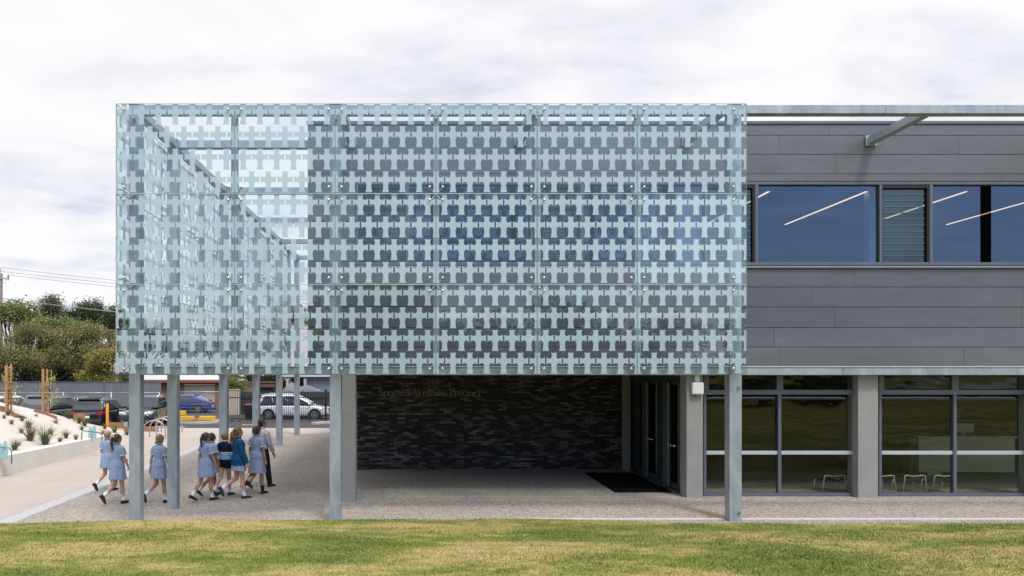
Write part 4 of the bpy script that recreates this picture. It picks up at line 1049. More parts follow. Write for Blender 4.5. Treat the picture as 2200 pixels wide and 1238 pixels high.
        # wheels
        for xx in (rax, fax):
            q = MB(); n_ = 20
            arch = [(xx+(wr+.085)*cos(pi*i/n_), wr+(wr+.085)*sin(pi*i/n_)) for i in range(n_+1)] + [(xx-(wr+.085), clear), (xx+(wr+.085), clear)]
            q.loft([[(a, s*(h2-.30), b) for a, b in arch], [(a, s*(h2+.004), b) for a, b in arch]]); q.build('wheel_arch', TRIM, root, world=False)
            wl = empty('wheel', (xx, s*(h2-.105), wr), 0, root)
            q = MB(); q.loft([[(r_*cos(2*pi*j/28), s*d_, r_*sin(2*pi*j/28)) for j in range(28)] for d_, r_ in ((-.10, wr*.66), (-.10, wr*.95), (-.07, wr), (.07, wr), (.105, wr*.95), (.112, wr*.70), (.06, wr*.66))], True); q.build('tyre', TYRE, wl, True, world=False, auto=35)
            q = MB(); q.loft([[(r_*cos(2*pi*j/28), s*d_, r_*sin(2*pi*j/28)) for j in range(28)] for d_, r_ in ((.06, wr*.69), (.116, wr*.69), (.116, wr*.62), (.085, wr*.60))], False)
            q.tube([(0, s*.07, 0), (0, s*.118, 0)], wr*.17, 14)
            for j in range(10):
                a = 2*pi*j/10; c = Vector((cos(a), 0, sin(a))); t_ = Vector((-sin(a), 0, cos(a)))
                q.obox(c*wr*.38+Vector((0, s*.098, 0)), c*wr*.25, t_*wr*.042, (0,.012,0))
            q.build('rim', RIM, wl, world=False)
    # front and rear glass
    k0, k1 = .06, .92
    def rg_(xk, k, s, w_off): return (xk, s*(h2*(.93*(1-k)+tp*k)-w_off), belt+.02+(H-.09-belt)*k)
    nr = Vector((-(H-belt), 0, (g1-g0))).normalized(); nf = Vector(((H-belt), 0, (g3-g2))).normalized()
    o0 = .0
    def surf_rear(k): return g0+(g1-g0)*k+.01
    def surf_front(k): return g3+(g2-g3)*k-.035
    win('rear_window', [rg_(surf_rear(k0), k0, 1, .13), rg_(surf_rear(k0), k0, -1, .13), rg_(surf_rear(k1), k1, -1, .10), rg_(surf_rear(k1), k1, 1, .10)], nrm=nr, th=.02)
    win('windscreen', [rg_(surf_front(k0), k0, 1, .11), rg_(surf_front(k0), k0, -1, .11), rg_(surf_front(k1), k1, -1, .10), rg_(surf_front(k1), k1, 1, .10)], nrm=nf, th=.03)
    q = MB(); q.obox((g1-.03, 0, H-.02), (.11,0,-.01), (0,h2*.62,0), (0,0,.016)); q.build('spoiler', paintm, root, world=False, bevel=.01)
    # bumpers, grille, plates
    q = MB(); q.box(rr-.035, rr+.18, -h2*.84, h2*.84, clear+.03, clear+.27); q.build('rear_bumper', paintm if style in ('hatch', 'mpv') else TRIM, root, world=False, bevel=.05)
    q = MB(); q.box(ff-.25, ff+.0, -h2*.76, h2*.76, clear+.02, clear+.16); q.build('front_bumper', TRIM, root, world=False, bevel=.05)
    q = MB(); q.box(ff-.2, ff-.0, -h2*.42, h2*.42, hood-.36, hood-.20); q.build('grille', TRIM, root, world=False, bevel=.04)
    for i in range(3):
        pass
    q = MB(); q.box(ff-.02, ff+.012, -h2*.40, h2*.40, hood-.272, hood-.255); q.build('grille_bar', CHROME, root, world=False)
    q = MB(); q.box(rr-.005, rr+.03, -h2*.6, h2*.6, belt-.205, belt-.185); q.build('tail_trim', CHROME, root, world=False)
    if plate:
        q = MB(); q.box(rr-.03, rr+.02, -.19, .19, belt-.40, belt-.27); q.build('number_plate', PLATE, root, world=False)
        q = MB(); q.box(ff-.01, ff+.016, -.19, .19, clear+.17, clear+.28); q.build('number_plate', PLATE, root, world=False)
    return root
P_WHITE = paint('paint_white', (.74,.75,.76), .25, 0); P_GREY = paint('paint_grey', (.13,.135,.145)); P_BLACK = paint('paint_black', (.012,.013,.018)); P_NAVY = paint('paint_dark_blue', (.016,.022,.035))
P_BLUE = paint('paint_blue', (.018,.055,.23)); P_SILV = paint('paint_silver', (.66,.67,.69), .28, .35)
def cpos(px, Y): return X_(px, Y), Y
car('white car parked at the far left beyond the sandy bank', *cpos(17, 40.2), 84, P_WHITE, 4.7, 1.9, 1.70, 'suv')
car('dark grey car with red tail lights between the white car and the black wagon', *cpos(124, 40.5), 86, P_GREY, 4.7, 1.9, 1.70, 'suv')
car('grey car parked in the row behind the dark grey one, only its side window showing', *cpos(172, 46.0), 84, P_NAVY, 4.5, 1.8, 1.52, 'wagon')
car('black wagon seen from behind beside the orange bollard', *cpos(219, 41.0), 94, P_BLACK, 4.6, 1.84, 1.58, 'wagon')
car('black car facing forward with its headlights showing between two steel columns', *cpos(311, 41.0), 278, P_NAVY, 4.7, 1.86, 1.66, 'suv')
car('bright blue hatchback parked before the brick garage behind wire fencing', *cpos(397, 55.5), 176, P_BLUE, 4.4, 1.72, 1.40, 'hatch', False)
car('silver people carrier parked behind the black picket gate', *cpos(632, 48.2), 0, P_SILV, 4.75, 1.86, 1.66, 'mpv', True, z=-.03)
# ================================================================== retaining wall, sandy bank and planting
SAND = m_conc('white_sand', (.60,.555,.505), (.50,.45,.40), .8)
def bank_z(x, y):
    d = max(0, -12.62-x)
    hump = .55+1.55*sst(0, 7.5, d) + .10*mnoise.noise(Vector((x*.35, y*.35, 3)))*sst(.3, 2, d)
    near = 1-sst(26.5, 29.5, y)*(1-sst(.2, 3.5, d))
    e = 1-sst(29.5, 37.8, y)
    base = gz(-13, min(y, 33))-.05
    return base + hump*e*near
def m_sand():
    t = NT('sandy_bank'); p = t.pos(); f = t.noise(.9, 6, .65, p, .3); g = t.noise(16, 3, .7, t.pos((1,.5,1)))
    col = t.mix(t.ramp(f, [(.3,0.),(.7,1.)]), (.60,.545,.49), (.50,.44,.385)); col = t.mix(t.ramp(g, [(.60,0.),(.72,.55)]), col, (.24,.19,.15))
    d = t('SeparateXYZ'); t.l(p, d.inputs[0])
    k = t('MapRange'); t.l(d.outputs[1], k.inputs[0]); [setattr(k.inputs[i+1], 'default_value', v) for i, v in enumerate((31.5, 35.5, 0, .8))]
    m = t('Math', operation='MULTIPLY'); t.l(k.outputs[0], m.inputs[0]); t.l(t.ramp(t.noise(1.2, 4, .6, p), [(.35, .2), (.6, 1.)]), m.inputs[1])
    col = t.mix(m.outputs[0], col, (.36,.25,.16))
    return t.done(t.bsdf(col, .95, 0, .1, g, .6, .03))
sheet('sandy_bank', lin(-46, -20, 14)+lin(-19, -12.62, 40), lin(8, 38.5, 90), bank_z, m_sand())
RW = m_conc('white_render_concrete', (.80,.77,.73), (.70,.67,.63), 1.0)
mb = MB(); yy = [8.0, 12.4, 16.8, 21.2, 24.9, 28.6]
for a, b in zip(yy, yy[1:]):
    mb.loft([[(-12.62, y_, -.3), (-12.30, y_, -.3), (-12.30, y_, .64+.0*y_), (-12.62, y_, .64)] for y_ in (a+.006, b-.006)])
mb.box(-12.60, -12.32, 8.01, 28.58, -.3, .625)
tag(mb.build('retaining_wall', RW, None, bevel=.012), 'long low white concrete retaining wall holding back the sandy bank', 'retaining wall')
mb = MB(); mb.loft([[(-13.4, 28.9, -.2), (-12.45, 28.62, -.2), (-12.3, 28.62, .62), (-12.6, 28.64, .62)], [(-13.4, 28.96, -.2), (-12.35, 28.95, -.2), (-12.3, 28.95, .60), (-12.6, 28.97, .60)]])
# tussocks
TUFT = NT('tussock_leaf'); _p = TUFT.pos(); _i = TUFT('NewGeometry').outputs['Random Per Island']
TUFT = TUFT.done(TUFT.bsdf(TUFT.ramp(_i, [(0, (.05,.085,.03)), (.6, (.09,.13,.045)), (.85, (.17,.17,.07)), (1, (.28,.22,.12))]), .6, 0, .3))
TDRY = NT('dry_leaf'); _i = TDRY('NewGeometry').outputs['Random Per Island']
TDRY = TDRY.done(TDRY.bsdf(TDRY.ramp(_i, [(0, (.20,.14,.08)), (1, (.34,.25,.15))]), .7, 0, .2))
def tuft_mesh(seed, n, h, m):
    r = random.Random(seed); v = []; f = []
    for i in range(n):
        a = r.uniform(0, 2*pi); L_ = h*r.uniform(.6, 1.1); bend = r.uniform(.15, .95); w_ = r.uniform(.005, .010); d = (cos(a), sin(a)); s_ = (-sin(a), cos(a)); b = len(v); r0 = r.uniform(0, .05)
        for k in range(4):
            u = k/3; rr = r0+L_*bend*u*(.5+.5*u)*.8; z = L_*u*(1-.38*bend*u); ww = w_*(1-u*.85)
            v += [(d[0]*rr-s_[0]*ww, d[1]*rr-s_[1]*ww, z), (d[0]*rr+s_[0]*ww, d[1]*rr+s_[1]*ww, z)]
        for k in range(3): f.append((b+2*k, b+2*k+1, b+2*k+3, b+2*k+2))
    me = bpy.data.meshes.new('grass_tuft'); me.from_pydata(v, [], f); me.materials.append(m); return me
TM = [tuft_mesh(i, 130, .62, TUFT) for i in range(3)]; TD = tuft_mesh(9, 70, .5, TDRY)
def on_bank(px, py):
    best = None
    for i in range(600):
        Y = 14+i*.04; x = X_(px, Y); z = Z_(py, Y)
        if x < -12.63 and z <= bank_z(x, Y): return x, Y, bank_z(x, Y)
    Y = 30; return X_(px, Y), Y, gz(X_(px, Y), Y)
TP = [(65,948,1.25,0),(97,956,1.35,1),(32,968,.8,2),(110,934,.6,0),(142,942,.7,1),(62,920,.8,2),(48,905,.55,0),(25,912,.5,1),(17,893,.55,2),(147,900,.9,0),(170,910,.75,1),(182,916,.8,2),(232,918,.9,0),(246,930,.85,1),(222,936,.6,2),
      (272,936,.7,0),(46,931,.5,2),(176,925,.5,1),(196,902,.45,0),(225,922,.6,2),(163,948,.5,1),(9,900,.4,1),(204,900,.5,0),(128,950,.35,2)]
for px, py, s_, k in TP:
    x, y, z = on_bank(px, py); o = link('grass_tuft', TM[k], None, (x, y, z-.02)); o.scale = (s_*1.15, s_*1.15, s_*.95); o.rotation_euler = (0, 0, px)
    tag(o, 'green tussock of strappy grass planted on the pale sandy bank', 'grass tuft', 'green tussocks on the sandy bank')
for px, py, s_ in ((120,910,.9),(130,948,.8),(78,895,.6),(40,958,.7),(8,880,.6),(160,905,.5)):
    x, y, z = on_bank(px, py); o = link('grass_tuft', TD, None, (x, y, z-.02)); o.scale = (s_, s_, s_*.7)
    tag(o, 'dry straw brown tussock of grass lying on the pale sandy bank', 'grass tuft', 'dry tussocks on the sandy bank')
# mulch strip on the crest
MULCH = simple('bark_mulch', (.20,.10,.055), (.11,.055,.035), 14, .95, bump=.4)
def ribbon(name, pts, wd, m, hf, label, cat):
    v = []; f = []
    for i, (x, y) in enumerate(pts):
        a = Vector(pts[max(0, i-1)]); b = Vector(pts[min(len(pts)-1, i+1)]); d = (b-a).normalized(); nn = Vector((-d.y, d.x))
        for s in (-1, -.3, .3, 1):
            q = Vector((x, y))+nn*s*wd*(.7+.3*sin(i*2.1)); v.append((q.x, q.y, hf(q.x, q.y)+(.012 if abs(s) == 1 else .07)))
    for i in range(len(pts)-1):
        for k in range(3): f.append((i*4+k, i*4+k+1, i*4+k+5, i*4+k+4))
    me = bpy.data.meshes.new(name); me.from_pydata(v, [], f); me.materials.append(m); me.polygons.foreach_set('use_smooth', [True]*len(f))
    o = link(name, me); tag(o, kind='structure'); return o
ribbon('mulch', [on_bank(px, py)[:2] for px, py in ((0,876),(12,884),(24,889),(36,894),(46,899))], .35, MULCH, bank_z, '', '')
ribbon('mulch', [on_bank(px, py)[:2] for px, py in ((76,884),(92,888),(108,894),(122,899))], .35, MULCH, bank_z, '', '')
# staked saplings
WOODS = simple('stake_timber', (.46,.24,.12), (.34,.17,.08), 6, .8)
CANE = simple('cane', (.55,.42,.24), None, 10, .8); TIEM = simple('hessian_tie', (.60,.47,.28), None, 20, .9)
BARK = simple('bark', (.10,.075,.055), (.055,.042,.034), 3, .95, bump=.4)
def leaf_mat(name, cols, br=1.8):
    t = NT(name); p = t.pos(); i_ = t('NewGeometry').outputs['Random Per Island']; f = t.noise(.8, 3, .6, p)
    m = t.mix(.5, i_, f); n_ = len(cols)
    col = t.ramp(m, [(.22+.56*k/(n_-1), tuple(c*br for c in q)) for k, q in enumerate(cols)])
    d = t.bsdf(col, .55, 0, .25); tl = t('BsdfTranslucent'); t.l(col, tl.inputs[0]); x = t('MixShader'); x.inputs[0].default_value = .25
    t.l(d.outputs[0], x.inputs[1]); t.l(tl.outputs[0], x.inputs[2]); return t.done(x)
def leaves(r, clumps, n, ls, droop=0, thin=.5):
    """leaf blades through the volume of clumps (x,y,z,rx,ry,rz), gathered in sprigs"""
    v = []; f = []; tot = sum(c[3]*c[5] for c in clumps)
    for c in clumps:
        m = int(n*c[3]*c[5]/tot); sp = max(3, m//14)
        for s in range(sp):
            a = r.uniform(0, 2*pi); u = r.uniform(-1, 1); q = r.uniform(.25, 1)**.45; e_ = r.gauss(.98, .06); w_ = (1-u*u)**.5
            sx, sy, sz = c[0]+c[3]*q*e_*w_*cos(a), c[1]+c[4]*q*e_*w_*sin(a), c[2]+c[5]*q*e_*u
            for k in range(14):
                x, y, z = sx+r.gauss(0, ls*1.5), sy+r.gauss(0, ls*1.5), sz+r.gauss(0, ls*1.2)
                d = Vector((r.gauss(0,1), r.gauss(0,1), r.gauss(0,.8)-droop)).normalized(); t_ = d.cross(Vector((r.gauss(0,1), r.gauss(0,1), r.gauss(0,1)))).normalized()
                L_ = ls*r.uniform(.7, 1.4); b = len(v); p = Vector((x, y, z)); W_ = L_*thin*.5
                v += [p, p+d*L_*.5+t_*W_, p+d*L_, p+d*L_*.5-t_*W_]; f.append((b, b+1, b+2, b+3))
    return v, f
def tree(name, label, base, trunk_h, tr, clumps, n, ls, lm, seed=1, droop=0, group=None, thin=.5, cat='tree', lean=(0,0), limbs=True):
    """clumps relative to base"""
    r = random.Random(seed); root = empty(name, base); tag(root, label, cat, group)
    v, f = leaves(r, clumps, n, ls, droop, thin)
    me = bpy.data.meshes.new('crown'); me.from_pydata([tuple(q) for q in v], [], f); me.materials.append(lm); link('crown', me, root)
    mb = MB(); top = Vector((lean[0], lean[1], trunk_h))
    mb.tube([(0,0,-.3), (lean[0]*.3, lean[1]*.3, trunk_h*.35), tuple(top)], [tr*1.25, tr, tr*.75], 9)
    if limbs:
        for c in clumps:
            e = Vector((c[0], c[1], c[2])); m = (top+e)/2+Vector((r.gauss(0,.12), r.gauss(0,.12), -.12*abs(e.z-top.z)))
            mb.tube([top-Vector((0,0,.1)), m, e], [tr*.55, tr*.36, tr*.14], 7)
            for k in range(3):
                q = e+Vector((r.uniform(-1,1)*c[3], r.uniform(-1,1)*c[4], r.uniform(-.2,.9)*c[5]))*.8; mb.tube([m.lerp(e, .5), (m.lerp(e,.5)+q)/2+Vector((0,0,.08)), q], [tr*.2, tr*.13, tr*.05], 5)
    mb.build('trunk', BARK, root, True, world=False); return root
LV_SAP = leaf_mat('sapling_leaf', [(.12,.13,.03),(.22,.20,.06),(.36,.24,.08)])
STK = 'timber stakes around the young saplings'; 
for i, (gx_, gy_, st_, lab) in enumerate(((22, 884, ((14, 785, 882, 4.5), (24, 783, 881, 3)), 'left'), (101, 884, ((92.5, 793, 886, 4), (101.5, 793, 884, 3)), 'right'))):
    x0, y0, z0 = on_bank(gx_, gy_+3)
    for j, (px, pt, pb, wd) in enumerate(st_):
        yy_ = y0-.2+.35*j; x = X_(px, yy_); zb = bank_z(x, yy_)-.25; zt_ = Z_(pt, yy_)
        mb = MB(); q = wd/2/F*yy_; mb.box(x-q, x+q, yy_-q, yy_+q, zb, zt_)
        tag(mb.build('tree_stake', WOODS, None, bevel=.006), ['thick brown timber stake at the far left sapling', 'thin brown timber stake right of the far left sapling', 'thick brown timber stake left of the second sapling, before the grey car', 'thin brown timber stake right of the second sapling, before the grey car'][i*2+j], 'stake', STK)
    pxc = (20, 107)[i]; ptop = (781, 795)[i]; x = X_(pxc, y0+.05); mb = MB(); mb.tube([(x-.05, y0+.05, z0-.1), (X_(pxc+4, y0+.05), y0+.05, Z_(ptop, y0))], .012, 6)
    tag(mb.build('cane', CANE, None), ['thin pale cane leaning beside the far left sapling', 'thin pale cane leaning beside the second sapling'][i], 'cane')
    mb = MB(); a = X_(st_[0][0], y0-.2); b = X_(st_[1][0], y0+.15); zt_ = Z_((820, 828)[i], y0)
    mb.loft([[(a, y0-.24, zt_), (a, y0-.24, zt_+.05), (a, y0-.22, zt_+.05), (a, y0-.22, zt_)], [(b, y0+.11, zt_-.12), (b, y0+.11, zt_-.07), (b, y0+.13, zt_-.07), (b, y0+.13, zt_-.12)]])
    tag(mb.build('tree_tie', TIEM, None), ['pale hessian tie strapped between the far left stakes', 'pale hessian tie strapped between the stakes before the grey car'][i], 'tie')
    xs2 = X_((18, 107)[i], y0); r_ = random.Random(i)
    cl = [(r_.uniform(-.14,.14), r_.uniform(-.14,.14), .45+.15*k, .20, .20, .13) for k in range(8)]
    tree('sapling', ['thin leafy sapling tied between the far left stakes', 'thin leafy sapling tied between the stakes before the grey car'][i], (xs2, y0, z0), 1.0, .018, cl, 260, .085, LV_SAP, 20+i, cat='sapling')
# teal panels and rails on the wall
TEALP = simple('teal_paint', (.33,.54,.52), (.28,.48,.46), 4, .45)
def fin(label, px, py0, py1, Y, wpx):
    """two pronged rounded panel standing on the bank edge"""
    x = X_(px, Y); zb, zt_ = Z_(py1, Y), Z_(py0, Y); h = zt_-zb; w_ = wpx/F*Y/2
    pts = [(-w_, 0), (w_, 0), (w_*1.0, h*.45), (w_*.90, h*.75), (w_*.70, h*.95), (w_*.5, h*1.0), (w_*.3, h*.93), (w_*.12, h*.78), (0, h*.70), (-w_*.14, h*.76), (-w_*.32, h*.86), (-w_*.55, h*.88), (-w_*.8, h*.78), (-w_*.97, h*.5)]
    mb = MB(); mb.loft([[(x+a, Y-.012, zb+b) for a, b in pts], [(x+a, Y+.012, zb+b) for a, b in pts]])
    return tag(mb.build('fin_panel', TEALP, None, bevel=.004), label, 'panel', 'teal fin panels along the wall')
def rail(label, p0, p1, h, post=True):
    mb = MB(); a, b = Vector(p0), Vector(p1); up = Vector((0,0,h)); d = (b-a).normalized()*.09; dz = Vector((0,0,.09))
    mb.tube([a, a+up-dz, a+up-dz*.3+d*.3, a+up+d, b+up-d, b+up-dz*.3-d*.3, b+up-dz, b], .020, 10)
    if post: m = (a+b)/2; mb.tube([m, m+up], .014, 8)
    return tag(mb.build('bench_rail', simple('teal_rail', (.14,.30,.28), (.12,.27,.25), 4, .4), None, True), label, 'rail', 'teal rails on the white wall')
fin('teal two pronged fin panel farther along the white wall, behind the girls', 198.5, 914, 942, 25.6, 17)
fin('teal fin panel at the left edge of the photo', 5, 946, 986, 20.9, 24)
rail('teal bent rail on the wall before the farther fin panel', (X_(175.5, 25.0), 25.0, Z_(946, 25.0)), (X_(219, 25.6)-.0, 25.6, Z_(951, 25.6)), .34)
rail('teal bent rail on the wall at the left edge of the photo', (-12.9, 20.0, .58), (X_(25, 21.0), 21.0, Z_(996, 21)), .46, False)
# timber edging, bollard
SLP = simple('timber_sleeper', (.36,.20,.09), (.27,.14,.06), 3, .85, bump=.2)
GALV = simple('galvanised_plain', (.46,.48,.50), (.38,.40,.42), 6, .45, .4)
def sleeper(label, pa, pb, Y0, Y1, pyb, pyt):
    mb = MB(); zb = Z_(pyb, Y0)-.15; zt_ = Z_(pyt, Y0); a, b = X_(pa, Y0), X_(pb, Y1)
    mb.loft([[(a, Y0, zb), (a, Y0+.08, zb), (a, Y0+.08, zt_), (a, Y0, zt_)], [(b, Y1, zb), (b, Y1+.08, zb), (b, Y1+.08, zt_), (b, Y1, zt_)]])
    for z in (.36, .68):
        pass
    root = tag(mb.build('timber_edging', SLP, None, bevel=.006), label, 'timber edging', 'timber edging boards by the car park')
    return root
sleeper('timber edging board right of the orange bollard, upper of the two by the car park', 234, 268, 36.2, 36.0, 922, 908)
sleeper('timber edging board lower down, between the two nearest left columns', 266, 336, 34.6, 34.4, 929, 916)
sleeper('short timber edging board at the rear of the black wagon', 158, 181, 37.6, 37.5, 900, 889)
for px, Y, a, b, lab in ((270, 36.0, 924, 907, 'short grey steel post at the end of the upper timber edging'), (336.5, 34.3, 930, 915, 'short grey steel post at the end of the lower timber edging')):
    mb = MB(); x = X_(px, Y); mb.box(x-.05, x+.05, Y-.09, Y-.005, Z_(b, Y)-.5, Z_(b, Y)); mb.box(x-.05, x+.05, Y+.095, Y+.15, Z_(b, Y)-.5, Z_(b, Y)); mb.box(x-.008, x+.008, Y-.004, Y+.094, Z_(b,Y)-.5, Z_(b, Y)-.01); tag(mb.build('edging_post', GALV, None), lab, 'post')
bo = tag(empty('bollard', (X_(230.5, 36.6), 36.6, .1)), 'orange round bollard standing behind the black wagon', 'bollard')
ORG = simple('orange_plastic', (.80,.30,.02), (.72,.26,.02), 4, .45)
mb = MB(); x = X_(230.5, 36.6); mb.tube([(x, 36.6, .1), (x, 36.6, Z_(869, 36.6)), (x, 36.6, Z_(868, 36.6)+.02)], [.068, .068, .055], 16); mb.build('post', ORG, bo, True, auto=40)
mb = MB(); mb.tube([(x, 36.6, Z_(874, 36.6)), (x, 36.6, Z_(871.5, 36.6))], .0715, 16); mb.build('band', simple('orange_band', (.85,.45,.10)), bo)
# bicycle hoops
HOOP = simple('brushed_steel', (.50,.47,.44), (.42,.39,.36), 12, .35, .7)
HL = ['brushed steel bicycle hoop nearest the lawn in the row', 'second brushed steel bicycle hoop from the lawn', 'third brushed steel bicycle hoop from the lawn', 'brushed steel bicycle hoop farthest from the lawn, next to the road']
hp = None
for i, (pxl, pxr, py, Y) in enumerate(((308, 354, 944, 31.0), (321, 369, 939, 32.0), (332, 384.5, 934, 33.0), (343, 394.5, 930, 34.0))):
    xl, xr = X_(pxl, Y), X_(pxr, Y); xm = (xl+xr)/2
    if hp is None:
        mb = MB(); r_ = .47; mb.tube([(-r_, 0, -.1), (-r_, 0, .36)]+[(-r_*cos(pi*k/14), 0, .36+r_*.95*sin(pi*k/14)) for k in range(1, 14)]+[(r_, 0, .36), (r_, 0, -.1)], .026, 10)
        me = mb.mesh('bike_hoop', HOOP, True)
    o = link('bike_hoop', me, None, (xm, Y, gz(xm, Y))); o.rotation_euler = (0, 0, R(6)); hp = o; tag(o, HL[i], 'bicycle hoop', 'bicycle hoops by the road')
# ================================================================== car park edge, fences and street
KERB = m_conc('kerb_concrete', (.46,.45,.43), (.38,.37,.35), 2)
YEL = simple('yellow_paint', (.62,.38,.03), (.54,.32,.03), 3, .55)
def kerb(label, pts, h=.14, w_=.35):
    mb = MB(); rings = []
    for i, (x, y) in enumerate(pts):
        a = Vector(pts[max(0, i-1)]); b = Vector(pts[min(len(pts)-1, i+1)]); d = (b-a).normalized(); nn = Vector((-d.y, d.x))*w_/2; z = gz(x, y)
        rings.append([(x-nn.x, y-nn.y, z-.1), (x-nn.x*.9, y-nn.y*.9, z+h), (x+nn.x, y+nn.y, z+h), (x+nn.x, y+nn.y, z-.1)])
    mb.loft(rings); return tag(mb.build('kerb', KERB, None, bevel=.01), label, 'kerb')
kerb('curved concrete kerb below the yellow blocks at the road edge', [(X_(350, 45), 44.8), (X_(390, 44), 43.2), (X_(430, 43.5), 43.0), (X_(462, 44), 43.8), (X_(476, 45), 45.2)])
kerb('pale concrete kerb end at the right beside the silver car', [(X_(675, 42.5), 42.3), (X_(690, 43), 43.2), (X_(740, 44), 44.0)])
me_v = [(X_(352, 46.5), 47.2), (X_(478, 46.5), 46.8), (X_(465, 44.4), 44.6), (X_(430, 43.7), 43.4), (X_(392, 44), 43.6), (X_(354, 45), 45.0)]
mb = MB(); mb.loft([[(x, y, gz(x, y)) for x, y in me_v], [(x, y, gz(x, y)+.13) for x, y in me_v]]); o = mb.build('garden_bed', MULCH, None); tag(o, kind='structure')
for px, Y, w_, h, n_, lab in ((384, 44.6, .95, .26, 2, 'yellow concrete block, tallest of the stack beside the bicycle hoops'), (402, 44.2, .9, .26, 1, 'yellow concrete block lying in the middle of the mulch bed'), (446, 44.2, 1.0, .26, 1, 'yellow concrete block at the right end of the mulch bed')):
    mb = MB(); x = X_(px, Y); z = gz(x, Y)+.128
    for k in range(n_):
        s_ = 1-.12*k; mb.loft([[(x-w_/2*s_, Y-.25, z+.02+k*.3), (x+w_/2*s_, Y-.25, z+.02+k*.3), (x+w_/2*s_, Y+.25, z+.02+k*.3), (x-w_/2*s_, Y+.25, z+.02+k*.3)], [(x-w_/2*s_*.92, Y-.21, z+h+.03+k*.3), (x+w_/2*s_*.92, Y-.21, z+h+.03+k*.3), (x+w_/2*s_*.92, Y+.21, z+h+.03+k*.3), (x-w_/2*s_*.92, Y+.21, z+h+.03+k*.3)]])
    if n_ == 2: mb.box(x-.3, x+.3, Y-.2, Y+.2, z+.2, z+.34)
    tag(mb.build('yellow_block', YEL, None, bevel=.02), lab, 'block', 'yellow blocks on the mulch bed')
mb = MB(); x = X_(532, 41.3); mb.box(x-.32, x+.32, 41.2, 41.4, gz(x, 41.3)+.008, gz(x, 41.3)+.05); tag(mb.build('road_marker', YEL, None, bevel=.01), 'small yellow raised marker lying on the asphalt road', 'road marker')
ZG = .0
# corrugated fence
def m_corr(name, a, b):
    t = NT(name); f = t.noise(1.3, 5, .6, t.pos((1,1,.3))); col = t.mix(t.ramp(f, [(.3,0.),(.7,1.)]), a, b); return t.done(t.bsdf(col, .5, .2, .4))
def corrugated(name, label, x0, x1, y, z0, z1, m, pitch=.20, bays=2.4, parts=True):
    root = tag(empty(name, ((x0+x1)/2, y, z0)), label, 'fence'); x = x0
    while x < x1-.1:
        xe = min(x1, x+bays); top = []; k = 0; xx = x+.03
        while xx < xe-.03: top.append((xx, y+(.0 if k % 4 in (0, 1) else .035))); xx += pitch/4 if k % 2 else pitch/4; k += 1
        mb = MB(); rings = [[(a, b, z0), (a, b, z1), (a, b+.006, z1), (a, b+.006, z0)] for a, b in top]; mb.loft(rings); mb.build('panel', m, root)
        mb = MB(); mb.box(x-.025, x+.025, y-.025, y-.002, z0, z1+.02); mb.build('post', FRAME, root); x += bays
    mb = MB(); mb.box(x0, x1, y-.028, y+.05, z1+.021, z1+.06); mb.build('top_rail', FRAME, root)
    return root
CORR = m_corr('corrugated_grey', (.205,.215,.235), (.165,.175,.195))
corrugated('corrugated_fence', 'long blue grey corrugated metal fence behind the parked cars', X_(-420, 52), X_(347, 52), 52, .0, 2.38, CORR)
# weldmesh fence before it
MESHM = simple('galvanised_wire', (.50,.52,.54), (.42,.44,.46), 8, .4, .5)
def mesh_fence(label, x0, x1, y, h, ph, step=.0, m=MESHM, wires=True):
    root = tag(empty('wire_fence', ((x0+x1)/2, y, ZG)), label, 'fence')
    n_ = max(1, round((x1-x0)/ph))
    for i in range(n_+1):
        x = x0+(x1-x0)*i/n_; mb = MB(); mb.tube([(x, y, ZG-.2), (x, y, ZG+h+.05)], .035, 8); mb.build('post', m, root, True)
        if i < n_:
            xb = x0+(x1-x0)*(i+1)/n_; mb = MB(); mb.tube([(x+.04, y, ZG+h), (xb-.04, y, ZG+h)], .024, 8); mb.build('rail', m, root, True)
            if wires:
                mb = MB(); k = .12
                while k < h:
                    mb.tube([(x+.04, y, ZG+k), (xb-.04, y, ZG+k)], .0035, 4, cap=False); k += .2
                q = x+.15
                while q < xb-.05: mb.tube([(q, y, ZG+.05), (q, y, ZG+h)], .003, 4, cap=False); q += .12
                mb.build('wire_panel', m, root)
    return root
mesh_fence('galvanised pipe and wire fence running behind the row of parked cars', X_(-70, 48.6), X_(342, 48.6), 48.6, 1.72, 3.1)
mesh_fence('pale wire fence with pipe rails in front of the blue hatchback', X_(381, 48.9), X_(474, 48.9), 48.9, 1.78, 2.9)
# black picket sliding gate
BLK = simple('black_powdercoat', (.012,.012,.014), (.018,.018,.02), 6, .4)
g0_, g1_ = X_(488, 45.6), X_(712, 45.6)
gt = tag(empty('picket_gate', ((g0_+g1_)/2, 45.6, ZG)), 'black steel picket sliding gate across the driveway in front of the silver car', 'gate')
mb = MB(); x = g0_+.1
while x < g1_-.06: mb.box(x-.012, x+.012, 45.588, 45.612, ZG+.12, ZG+1.98); x += .135
mb.build('pickets', BLK, gt)
for z in (.16, 1.5):
    mb = MB(); mb.box(g0_, g1_, 45.57, 45.587, ZG+z-.03, ZG+z+.03); mb.build('rail', BLK, gt)
for x in (g0_, X_(700, 45.6), X_(690,45.6)+9):
    if x > g1_+.1: continue
    mb = MB(); mb.box(x-.045, x+.045, 45.55, 45.64, ZG-.1, ZG+2.02); mb.build('post', BLK, gt)
for x in (g0_+.3, X_(516, 45.6), X_(664, 45.6)):
    mb = MB(); mb.tube([(x, 45.56, ZG+.03), (x, 45.62, ZG+.03)], .06, 12); mb.build('roller', BLK, gt)
